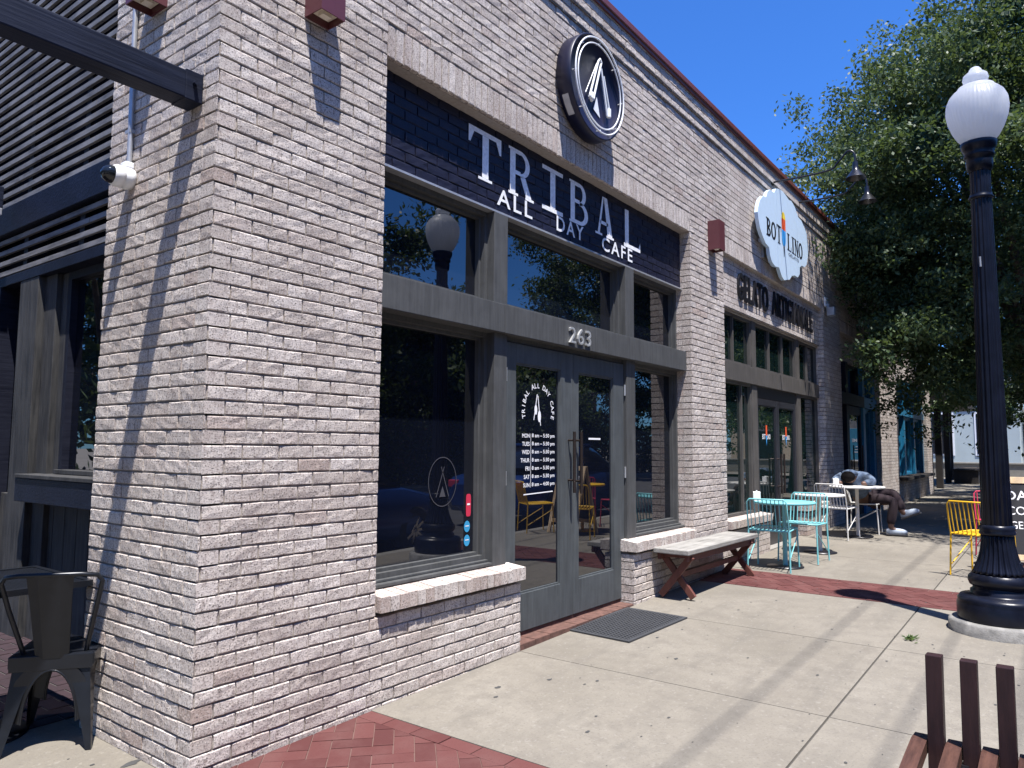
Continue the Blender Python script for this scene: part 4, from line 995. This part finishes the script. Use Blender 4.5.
pe = thing('person', 'person in pale blue hoodie and maroon trousers slumped over a white table', 'person', (px_, py_, pz_))
# own frame: street is -y; the table lies towards -x
hp = (.05, .0, .50)
body = skin_mesh('body', M['skin'], {'pelvis': (.06, .02, .53, .10), 'waist': (-.03, .05, .67, .10), 'chest': (-.16, .10, .80, .14), 'neck': (-.29, .13, .86, .06), 'head0': (-.36, .13, .85, .085), 'head1': (-.43, .12, .81, .08),
  'shr': (-.21, -.08, .84, .062), 'elr': (-.33, -.20, .775, .045), 'har': (-.46, -.06, .765, .032), 'shl': (-.14, .27, .84, .062), 'ell': (-.36, .33, .775, .045), 'hal': (-.50, .20, .765, .032),
  'h1': (.02, -.08, .51, .095), 'k1': (-.02, -.42, .50, .066), 'a1': (-.06, -.36, .10, .045), 'f1': (-.05, -.52, .04, .035),
  'h2': (.10, .10, .51, .095), 'k2': (.05, -.38, .62, .066), 'a2': (.0, -.54, .32, .045), 'f2': (.0, -.64, .36, .035)},
  [('pelvis','waist'),('waist','chest'),('chest','neck'),('neck','head0'),('head0','head1'),('chest','shr'),('shr','elr'),('elr','har'),('chest','shl'),('shl','ell'),('ell','hal'),('pelvis','h1'),('h1','k1'),('k1','a1'),('a1','f1'),('pelvis','h2'),('h2','k2'),('k2','a2'),('a2','f2')], pe)
skin_mesh('hoodie', M['hoodie'], {'pelvis': (.07, .02, .55, .165), 'waist': (-.03, .05, .68, .155), 'chest': (-.16, .10, .82, .175), 'neck': (-.27, .13, .885, .09), 'shr': (-.21, -.09, .85, .085), 'elr': (-.33, -.205, .785, .062), 'har': (-.43, -.09, .78, .045), 'shl': (-.14, .28, .85, .085), 'ell': (-.36, .335, .785, .062), 'hal': (-.47, .22, .78, .045)},
  [('pelvis','waist'),('waist','chest'),('chest','neck'),('chest','shr'),('shr','elr'),('elr','har'),('chest','shl'),('shl','ell'),('ell','hal')], pe)
skin_mesh('trousers', M['trouser'], {'pelvis': (.06, .02, .54, .175), 'h1': (.02, -.10, .52, .11), 'k1': (-.02, -.42, .51, .08), 'a1': (-.055, -.36, .14, .062), 'h2': (.10, -.04, .54, .11), 'k2': (.06, -.40, .63, .08), 'a2': (.0, -.525, .36, .06)}, [('pelvis','h1'),('h1','k1'),('k1','a1'),('pelvis','h2'),('h2','k2'),('k2','a2')], pe)
b = MB(); 
def ell(mb, c, r, n=20, m=0, rot=None):
    bm = bmesh.new(); bmesh.ops.create_uvsphere(bm, u_segments=n, v_segments=n//2, radius=1); T = Matrix.Translation(c) @ (rot or Matrix.Identity(4)) @ Matrix.Diagonal((*r, 1)); mb.bm(bm, m, .5, T, True); bm.free()
ell(b, (-.40, .13, .862), (.112, .098, .082)); local(b, 'hair', M['hair'], pe); b = MB(); ell(b, (-.27, .13, .905), (.085, .12, .06)); ell(b, (-.22, .13, .925), (.05, .09, .04)); local(b, 'hood', M['hoodie'], pe)
def shoe(c, rot, name='shoe'):
    T = Matrix.Translation(c) @ rot; b = MB(); bm = bmesh.new(); bmesh.ops.create_uvsphere(bm, u_segments=20, v_segments=12, radius=1)
    for v in bm.verts:
        v.co.z = max(v.co.z, -.55); k = v.co.y
        v.co = Vector((v.co.x*.05*(1 - .15*abs(k)), v.co.y*.145, v.co.z*(.055 if k < .0 else .055 + .05*k)))
    b.bm(bm, 0, .5, T, True); bm.free(); b.box(-.047, .047, -.145, .14, -.05, -.026, 1, M=T, bev=.01); local(b, name, [M['shoe'], M['sole']], pe)
shoe((-.05, -.44, .055), Matrix.Rotation(R(8), 4, 'Z')); shoe((-.005, -.615, .335), Matrix.Rotation(R(-14), 4, 'Z') @ Matrix.Rotation(R(-22), 4, 'X'))
wire_chair((px_ + .06, py_ + .02), R(-85), M['chair_white'], 'white wire chair the hunched person sits on', GWc)

# ------------------------------------------------------------------ trees
def tree(name, loc, trunk_h, crown_c, crown_r, clumps, per, leaf_s, mat, label, group, seed, keep=None, spread=.15, bough=.15):
    rg = np.random.default_rng(seed); rd_ = random.Random(seed)
    t = thing(name, label, 'tree', loc, 0, group); C = Vector(crown_c); Rr = crown_r
    tk = MB(); top = Vector((C.x*.35, C.y*.35, trunk_h)); tk.tube([(0, 0, -.1), (0, 0, .25), tuple(top*.5), tuple(top)], [.30, .22, .19, .17], 12)
    ends = []
    for i in range(9):
        a = 2*math.pi*i/9 + rd_.uniform(-.3, .3); el = rd_.uniform(.2, 1.1)
        e = C + Vector((Rr[0]*.72*math.cos(a)*math.cos(el), Rr[1]*.72*math.sin(a)*math.cos(el), Rr[2]*.75*math.sin(el) - Rr[2]*.25)); m_ = top.lerp(e, .5) + Vector((0, 0, rd_.uniform(-.1, .35)))
        w = [p + Vector(loc) for p in (m_, e)]
        if keep is not None and not keep(np.array([[q.x, q.y, q.z] for q in w])).all(): continue
        tk.tube([tuple(top*.97), tuple(m_), tuple(e)], [.12, .07, .025], 8); ends.append(e)
    local(tk, 'trunk', M['bark'], t)
    # boughs (sprays reaching outwards) -> clumps -> leaves, so that gaps stay between the boughs
    nb = max(24, clumps // 17); d = rg.normal(size=(nb, 3)); d /= np.linalg.norm(d, axis=1)[:, None]; rad = rg.uniform(.30, 1.0, nb) ** .42 * rg.uniform(.86, 1.12, nb)
    bc = d * rad[:, None] * np.array(Rr); bi = rg.integers(0, nb, clumps); k = rg.normal(size=(clumps, 3)); sc_ = min(Rr) * bough
    along = d[bi] * (rg.normal(size=clumps) * sc_ * .95)[:, None]
    cen = bc[bi] + along + k * np.array([sc_*.55, sc_*.55, sc_*.30]) + np.array([0, 0, -.12]) * (np.linalg.norm(along, axis=1)[:, None])
    cen += np.array(crown_c); btint = rg.uniform(0, .5, nb)[bi]
    cen = np.repeat(cen, per, 0); ctint = np.repeat(btint * .6 + rg.uniform(0, .25, clumps), per)
    N = len(cen); pos = cen + rg.normal(size=(N, 3)) * np.array([spread, spread, spread*.6])
    if keep is not None:
        kk = keep(pos + np.array(loc)); pos = pos[kk]; ctint = ctint[kk]; N = len(pos)
    u = rg.normal(size=(N, 3)); u /= np.linalg.norm(u, axis=1)[:, None]; n_ = rg.normal(size=(N, 3)) + np.array([0, 0, .9]); w = np.cross(u, n_); w /= np.linalg.norm(w, axis=1)[:, None]
    L = (leaf_s * rg.uniform(.6, 1.25, N))[:, None]
    V = np.stack([pos - u*L*.5, pos + w*L*.24, pos + u*L*.5, pos - w*L*.24], 1).reshape(-1, 3)
    me = bpy.data.meshes.new('crown'); me.vertices.add(4*N); me.vertices.foreach_set('co', V.astype(np.float32).ravel())
    me.loops.add(4*N); me.loops.foreach_set('vertex_index', np.arange(4*N, dtype=np.int32)); me.polygons.add(N); me.polygons.foreach_set('loop_start', np.arange(0, 4*N, 4, dtype=np.int32))
    me.update(calc_edges=True); me.materials.append(mat)
    at = me.attributes.new('tint', 'FLOAT', 'FACE'); at.data.foreach_set('value', (ctint + rg.uniform(0, .45, N)).astype(np.float32))
    o = bpy.data.objects.new('crown', me); COL.objects.link(o); o.parent = t; return t
def off_wall(p): return ~((p[:, 1] > -.12) & (p[:, 2] < 5.45) & (p[:, 0] < 23))
def gaps(p):  # crown shaped for light: leaves that would shade the far piers are dropped
    t = np.maximum(-p[:, 1], 0) / .283; xh = p[:, 0] + .197 * t; zh = p[:, 2] - t
    return off_wall(p) & ~((((xh > 15.35) & (xh < 17.3)) | ((xh > 21.7) & (xh < 22.9))) & (zh > .1) & (zh < 3.4))
GTt = 'street trees along the pavement'
tree('oak_tree', (14.2, -3.1, gz(14)), 2.3, (-.9, .55, 5.75), (3.4, 3.35, 3.4), 3300, 100, .088, M['leaf'], 'large dark green live oak overhanging the shop front and street lamp', GTt, 3, gaps)
tree('oak_tree', (21.5, -3.2, gz(14)), 2.4, (0, .3, 5.6), (4.2, 4.0, 3.6), 900, 100, .13, M['leaf'], 'second live oak along the kerb, partly hidden behind the nearest oak', GTt, 5, gaps)
tree('oak_tree', (29.5, -3.6, gz(14)), 2.4, (0, 0, 5.4), (4.4, 4.2, 3.5), 600, 70, .18, M['leaf'], 'farthest live oak in the row, near the timber pergola posts', GTt, 8, gaps)
GO = 'trees across the street'  # includes unseen trees added to block sky and darken the side window
for i, (x, y, h, r, lb) in enumerate(((-9, -14.8, 10, 4.3, 'tall unseen tree across the street, added to lengthen the sky-blocking row'), (-1, -15.2, 9.6, 4.3, 'broad unseen tree opposite the brick corner, added to the sky-blocking row'), (6, -14.8, 10.2, 4.2, 'tree across the street reflected in the left cafe window'), (13, -15.2, 10.4, 4.4, 'tree across the street reflected in the cafe transom windows'), (20.5, -15.0, 8.3, 4.0, 'tree across the street reflected in the double doors'), (28, -15.2, 8.8, 4.0, 'tree across the street reflected in the right cafe sidelight'), (-14, 1, 9.5, 4.6, 'unseen tree added west of the patio to block sky from the side wall'), (-13, -7.5, 9, 4.2, 'unseen tree added west of the street corner to block sky'), (-4.5, 13.5, 8.5, 4.0, 'tree added at the back of the patio to darken the side window reflection'), (-10, 17, 9.5, 4.5, 'tree added behind the patio, farthest from the street, darkening the side window'))):
    tree('street_tree', (x, y, gz(x)), 2.4, (0, 0, h*.56), (r, r, h*.47), 460, 62, .25, M['leaf'], lb, GO, 20 + i, None, .32, .16)
hd = thing('hedge', 'long dark green hedge added across the street to darken the window reflections', 'hedge', (12, -13.6, gz(12)))  # added to fill bright gaps in the window reflections
rg_ = np.random.default_rng(77); N_ = 26000; pos_ = np.stack([rg_.uniform(-24, 24, N_), rg_.uniform(-.45, .45, N_), rg_.uniform(0, 2.3, N_) + .12*np.sin(rg_.uniform(0, 50, N_))], 1)
u_ = rg_.normal(size=(N_, 3)); u_ /= np.linalg.norm(u_, axis=1)[:, None]; w_ = np.cross(u_, rg_.normal(size=(N_, 3))); w_ /= np.linalg.norm(w_, axis=1)[:, None]
V_ = np.stack([pos_ - u_*.11, pos_ + w_*.06, pos_ + u_*.11, pos_ - w_*.06], 1).reshape(-1, 3)
me_ = bpy.data.meshes.new('foliage'); me_.from_pydata(V_.tolist(), [], np.arange(4*N_).reshape(-1, 4).tolist()); me_.materials.append(M['leaf']); me_.attributes.new('tint', 'FLOAT', 'FACE').data.foreach_set('value', rg_.uniform(0, .7, N_).astype(np.float32))
o_ = bpy.data.objects.new('foliage', me_); COL.objects.link(o_); o_.parent = hd
m_ = MB(); [m_.tube([(x_, 0, 0), (x_ + .1, 0, 1.9)], .04, 6) for x_ in np.arange(-23, 24, 1.5)]; local(m_, 'stems', M['bark'], hd)
ob = thing('sky_blocker_building', 'low red brick building added behind the trees across the street to block sky', 'building', (10, -21, gz(10)))  # added as a blocker of sky light on the shop front
m_ = MB(); m_.box(-34, 30, -8, 0, 0, 5.6); local(m_, 'wall', M['maroon_brick'], ob); m_ = MB(); m_.box(-34.2, 30.2, -8.2, .2, 5.6, 5.9); local(m_, 'coping', M['kerb'], ob)
for i in range(9):
    m_ = MB(); m_.box(-31 + i*6.6, -27.6 + i*6.6, .0, .06, .6, 3.0); w_ = local(m_, 'window', M['grey_wood'], ob); m_ = MB(); m_.box(-30.9 + i*6.6, -27.7 + i*6.6, .0605, .075, .7, 2.9); local(m_, 'pane', M['glass'], ob).parent = w_
# ------------------------------------------------------------------ parked cars
def car(loc, rz, paint, label, group):
    t = thing('parked_car', label, 'car', loc, rz, group)
    def loft(secs, mb, m=0):
        n = len(secs[0]); V = [p for s_ in secs for p in s_]; F = [(i*n+k, (i+1)*n+k, (i+1)*n+(k+1) % n, i*n+(k+1) % n) for i in range(len(secs)-1) for k in range(n)]
        mb.add(V, F, m, .5, True); mb.poly(secs[0], m); mb.poly(list(reversed(secs[-1])), m)
    def sec(x, w, zb, zt, tp): return [(x, -w, zb + .1), (x, -w*1.02, (zb+zt)/2), (x, -w*tp, zt - .04), (x, -w*tp*.9, zt), (x, w*tp*.9, zt), (x, w*tp, zt - .04), (x, w*1.02, (zb+zt)/2), (x, w, zb + .1), (x, w*.9, zb), (x, -w*.9, zb)]
    b = MB(); loft([sec(-2.2, .70, .35, .72, .92), sec(-2.1, .82, .24, .86, .93), sec(-1.3, .90, .20, .96, .95), sec(0, .91, .20, .97, .95), sec(1.2, .90, .20, .93, .95), sec(1.9, .84, .22, .80, .93), sec(2.18, .70, .30, .62, .92)], b); body = local(b, 'body', paint, t)
    b = MB(); loft([sec(-1.75, .74, .93, 1.0, .92), sec(-1.1, .78, .93, 1.40, .78), sec(-.2, .79, .95, 1.46, .76), sec(.45, .78, .93, 1.40, .78), sec(1.15, .76, .90, .97, .92)], b); local(b, 'greenhouse', M['car_dark'], t)
    b = MB(); b.box(-1.05, .42, -.58, .58, 1.405, 1.475, bev=.03); b.box(-.33, -.25, -.80, .80, .95, 1.42); local(b, 'roof', paint, t)
    for x in (-1.35, 1.35):
        for s_ in (-1, 1):
            Mw = Matrix.Translation((x, s_*.80, .33)) @ Matrix.Rotation(R(90), 4, 'X'); b = MB(); b.lathe([(.20, -.11), (.31, -.11), (.33, -.09), (.33, .09), (.31, .11), (.20, .11)], n=32, M=Mw); tw = local(b, 'wheel', M['tyre'], t)
            b = MB()
            for k in range(10):
                b.box(.03, .2, -.018, .018, .085*s_ * -1 - .01, .085*s_ * -1 + .01, M=Mw @ Matrix.Rotation(2*math.pi*k/10, 4, 'Z'))
            b.lathe([(.2, -.1), (.2, .1)], n=32, M=Mw); b.lathe([(.0, -.09), (.05, -.09), (.05, .09), (0, .09)], n=16, M=Mw); rm = local(b, 'rim', M['rim'], tw)
    for s_ in (-1, 1):
        b = MB(); b.box(2.05, 2.17, s_*.62 - .13, s_*.62 + .13, .60, .70, bev=.02); local(b, 'headlight', M['white_paint'], t); b = MB(); b.box(-2.19, -2.1, s_*.64 - .12, s_*.64 + .12, .66, .80, bev=.02); local(b, 'tail_light', M['red'], t)
    return t
car((4.5, -4.78, gz(4.5) - .14), 0, M['car_blue'], 'dark blue parked car at the kerb, reflected in the cafe window', 'cars parked along the street')
car((10.6, -4.8, gz(11) - .14), 0, M['car_blue'], 'dark blue parked car farther along the kerb, reflected in the doors', 'cars parked along the street')

# ------------------------------------------------------------------ far end of the street
pg_ = thing('timber_pergola', 'dark timber pergola with square posts beyond the end of the brick building', 'pergola', (26, 0, gz(20)))
for x, y in ((-2.3, .2), (-1.2, .9), (.4, .25), (4.9, .5), (8.6, .8), (-2.2, 3.0), (3.4, 3.0), (8.6, 3.0)):
    b = MB(); b.box(x - .10, x + .10, y - .10, y + .10, 0, 2.9, bev=.01); local(b, 'post', M['tower'], pg_)
b = MB(); b.box(-3.0, 9, -.15, 3.3, 2.9, 3.1)
for i in range(20): b.box(-3.1 + i*.6, -3.0 + i*.6, -.6, 3.4, 3.1, 3.24)
local(b, 'roof', M['tower'], pg_)
GP = 'timber planter boxes under the pergola'
for x, y, lb in ((31.1, -.1, 'dark timber planter box in front of the pergola posts, the lower one'), (33.2, -.1, 'dark timber planter box in front of the pergola posts, farther along')):
    t = thing('planter_box', lb, 'planter', (x, y, gz(20)), 0, GP); b = MB(); b.box(-.45, .45, -.4, .4, 0, .48, bev=.02); b.box(-.5, .5, -.45, .45, .48, .54, bev=.01); local(b, 'box', M['tower'], t); b = MB(); b.box(-.4, .4, -.35, .35, .5405, .55); local(b, 'soil', M['bark'], t)
bw = thing('concrete_wall', 'low pale concrete wall across the far end of the street', 'wall', (38, -4, gz(20))); b = MB(); b.box(-.15, .15, -14, 16, 0, .62, bev=.02); local(b, 'wall_face', M['kerb'], bw); b = MB(); b.box(-.2, .2, -14.05, 16.05, .62, .70, bev=.015); local(b, 'cap', M['kerb'], bw)
fp = MB(); fp.poly([(23.5, .1, gz(20) - .008), (60, .1, gz(20) - .008), (60, 14, gz(20) - .008), (23.5, 14, gz(20) - .008)]); fp.poly([(34, -24, gz(20) - .004), (60, -24, gz(20) - .004), (60, .1, gz(20) - .004), (34, .1, gz(20) - .004)]); struct(fp.build('plaza', M['concrete']))
fbld = thing('pale_building', 'pale blue-white building beyond the low wall at the far end', 'building', (52, 5, gz(20)))
b = MB(); b.box(0, 8, -6, 9, 0, 5.5); local(b, 'wall', M['pale_wall'], fbld)
for y in (-5, -2.6, -.2, 2.2, 4.6):
    b = MB(); b.box(-.04, .0, y, y + 1.3, .9, 3.6); w_ = local(b, 'window', M['white_paint'], fbld); b = MB(); b.box(-.06, -.04, y + .1, y + 1.2, 1.0, 3.5); q = local(b, 'pane', M['car_dark'], fbld); q.parent = w_
b = MB(); b.box(-.4, 8.3, -6.3, 9.3, 5.5, 5.9); local(b, 'roof', M['white_paint'], fbld)
fb2 = thing('tan_building', 'tan building with dark openings at the far right behind the parked car', 'building', (56, -9, gz(20)))
b = MB(); b.box(0, 8, -9, 7, 0, 5.0); local(b, 'wall', M['tan_wall'], fb2)
for y in (-7, -4, -1, 2): b = MB(); b.box(-.05, 0, y, y + 2, .3, 2.6); local(b, 'window', M['car_dark'], fb2)
b = MB(); b.box(-.5, 8.3, -9.3, 7.3, 5.0, 5.5); local(b, 'roof', M['white_paint'], fb2)
car((46, -6.4, gz(20)), R(90), M['car_white'], 'white parked car beyond the low wall at the far end', 'cars parked along the street')
sg = thing('notice_board', 'square blue notice board on posts beyond the street lamp', 'sign', (36.5, -4.3, gz(20)), R(-8)); b = MB(); b.box(-.03, .03, -.75, .75, .75, 2.25, bev=.01); local(b, 'panel', M['sign_blue'], sg)
b = MB(); put_text(b, 'WELCOME', lambda u, v, d: (-.035, -u, 1.6 + v), width=.95, height=.16, align='C', bold=.01)
for i in range(3): b.box(-.036, -.034, -.4 + .05*i, .4 - .05*i, 1.1 + i*.13, 1.14 + i*.13)
local(b, 'sign_lettering', M['decal'], sg)
for y in (-.5, .5): b = MB(); b.tube([(0.05, y, 0), (.05, y, 2.2)], .04, 8); local(b, 'post', M['black'], sg)
for i, (x, y, h, r) in enumerate(((44, 9, 8, 4.5), (47, -14, 8, 4.5), (36, 6, 6.5, 3.2), (60, -2, 9, 5))):
    tree('background_tree', (x, y, gz(20)), 2.4, (0, 0, h*.62), (r, r, h*.42), 220, 40, .26, M['leaf2'], ('leafy tree behind the pergola posts at the far end', 'leafy tree behind the tan building side', 'smaller leafy tree beside the pergola end', 'tall leafy tree between the far buildings')[i], 'trees at the far end of the street', 40 + i, None, .4, .16)

# ------------------------------------------------------------------ overhead cables, weed
GC = 'overhead cables above the pavement'
for i, (yg_, h, r) in enumerate(((-1.61, 11.5, .011), (-2.36, 10.0, .009), (-2.83, 10.4, .012))):
    y = yg_ - .283*h; b = MB(); b.tube([(-14 + 4.0*k, y, h + .03*math.sin(k)) for k in range(16)], r, 6)
    tag(b.build('overhead_cable', M['black']), ('black overhead cable whose shadow crosses the middle of the pavement slabs', 'black overhead cable whose thin shadow runs beside the slatted bench', 'black overhead cable nearest the road, over the lamp post footing')[i], 'cable', GC)
wd = thing('weed', 'small green weed growing from the pavement crack beside the lamp footing', 'weed', (4.35, -2.13, gz(4.35)))
b = MB()
for i in range(46):
    a = random.uniform(0, 6.28); L = random.uniform(.02, .055); o_ = Vector((random.gauss(0, .035), random.gauss(0, .018), 0)); d = Vector((math.cos(a), math.sin(a), random.uniform(.1, .9))).normalized(); w = d.cross(Vector((0, 0, 1))).normalized()*.008
    b.poly([o_, o_ + d*L*.5 + w, o_ + d*L, o_ + d*L*.5 - w], 0, random.random())
local(b, 'leaves', M['leaf2'], wd)

# ------------------------------------------------------------------ light, sky, camera
sv = Vector((.197, .283, -1)).normalized(); el = math.asin(-sv.z); az = math.atan2(-sv.x, -sv.y)   # compass angle of the sun from +y
sun = bpy.data.lights.new('sun', 'SUN'); sun.energy = 5.0; sun.angle = R(.53); sun.color = (1, .955, .905)
so = bpy.data.objects.new('sun', sun); COL.objects.link(so); so.rotation_euler = sv.to_track_quat('-Z', 'Y').to_euler(); so.location = (0, 0, 30)
W = bpy.data.worlds.new('World'); sc.world = W; W.use_nodes = True; nt = W.node_tree
sky = nt.nodes.new('ShaderNodeTexSky'); sky.sky_type = 'NISHITA'; sky.sun_disc = False; sky.sun_elevation = el; sky.sun_rotation = az; sky.altitude = 150; sky.air_density = 1.0; sky.dust_density = .3; sky.ozone_density = 4.0
bg = nt.nodes['Background']; tint_ = nt.nodes.new('ShaderNodeMix'); tint_.data_type = 'RGBA'; tint_.blend_type = 'MULTIPLY'; tint_.inputs[0].default_value = 1; tint_.inputs[7].default_value = (.40, .84, 1.50, 1)
nt.links.new(sky.outputs[0], tint_.inputs[6]); nt.links.new(tint_.outputs[2], bg.inputs['Color']); bg.inputs['Strength'].default_value = .075

cam = bpy.data.cameras.new('camera'); co = bpy.data.objects.new('camera', cam); COL.objects.link(co)
f, pit, yaw, roll = 734.65, .0850, .6431, .0069
fw = Vector((math.cos(yaw)*math.cos(pit), math.sin(yaw)*math.cos(pit), math.sin(pit))); rt = Vector((math.sin(yaw), -math.cos(yaw), 0)); up = rt.cross(fw)
r2 = rt*math.cos(roll) + up*math.sin(roll); u2 = up*math.cos(roll) - rt*math.sin(roll)
co.matrix_world = Matrix(((r2.x, u2.x, -fw.x, -1.8141), (r2.y, u2.y, -fw.y, -3.0928), (r2.z, u2.z, -fw.z, 1.4263), (0, 0, 0, 1)))
cam.sensor_width = 36; cam.lens = f / 1024 * 36; cam.clip_start = .05; cam.clip_end = 1500
sc.camera = co
sc.view_settings.view_transform = 'Standard'; sc.view_settings.look = 'None'; sc.view_settings.gamma = 1; sc.view_settings.exposure = 1.14
sc.cycles.max_bounces = 6; sc.cycles.diffuse_bounces = 3; sc.cycles.glossy_bounces = 3; sc.cycles.transmission_bounces = 3
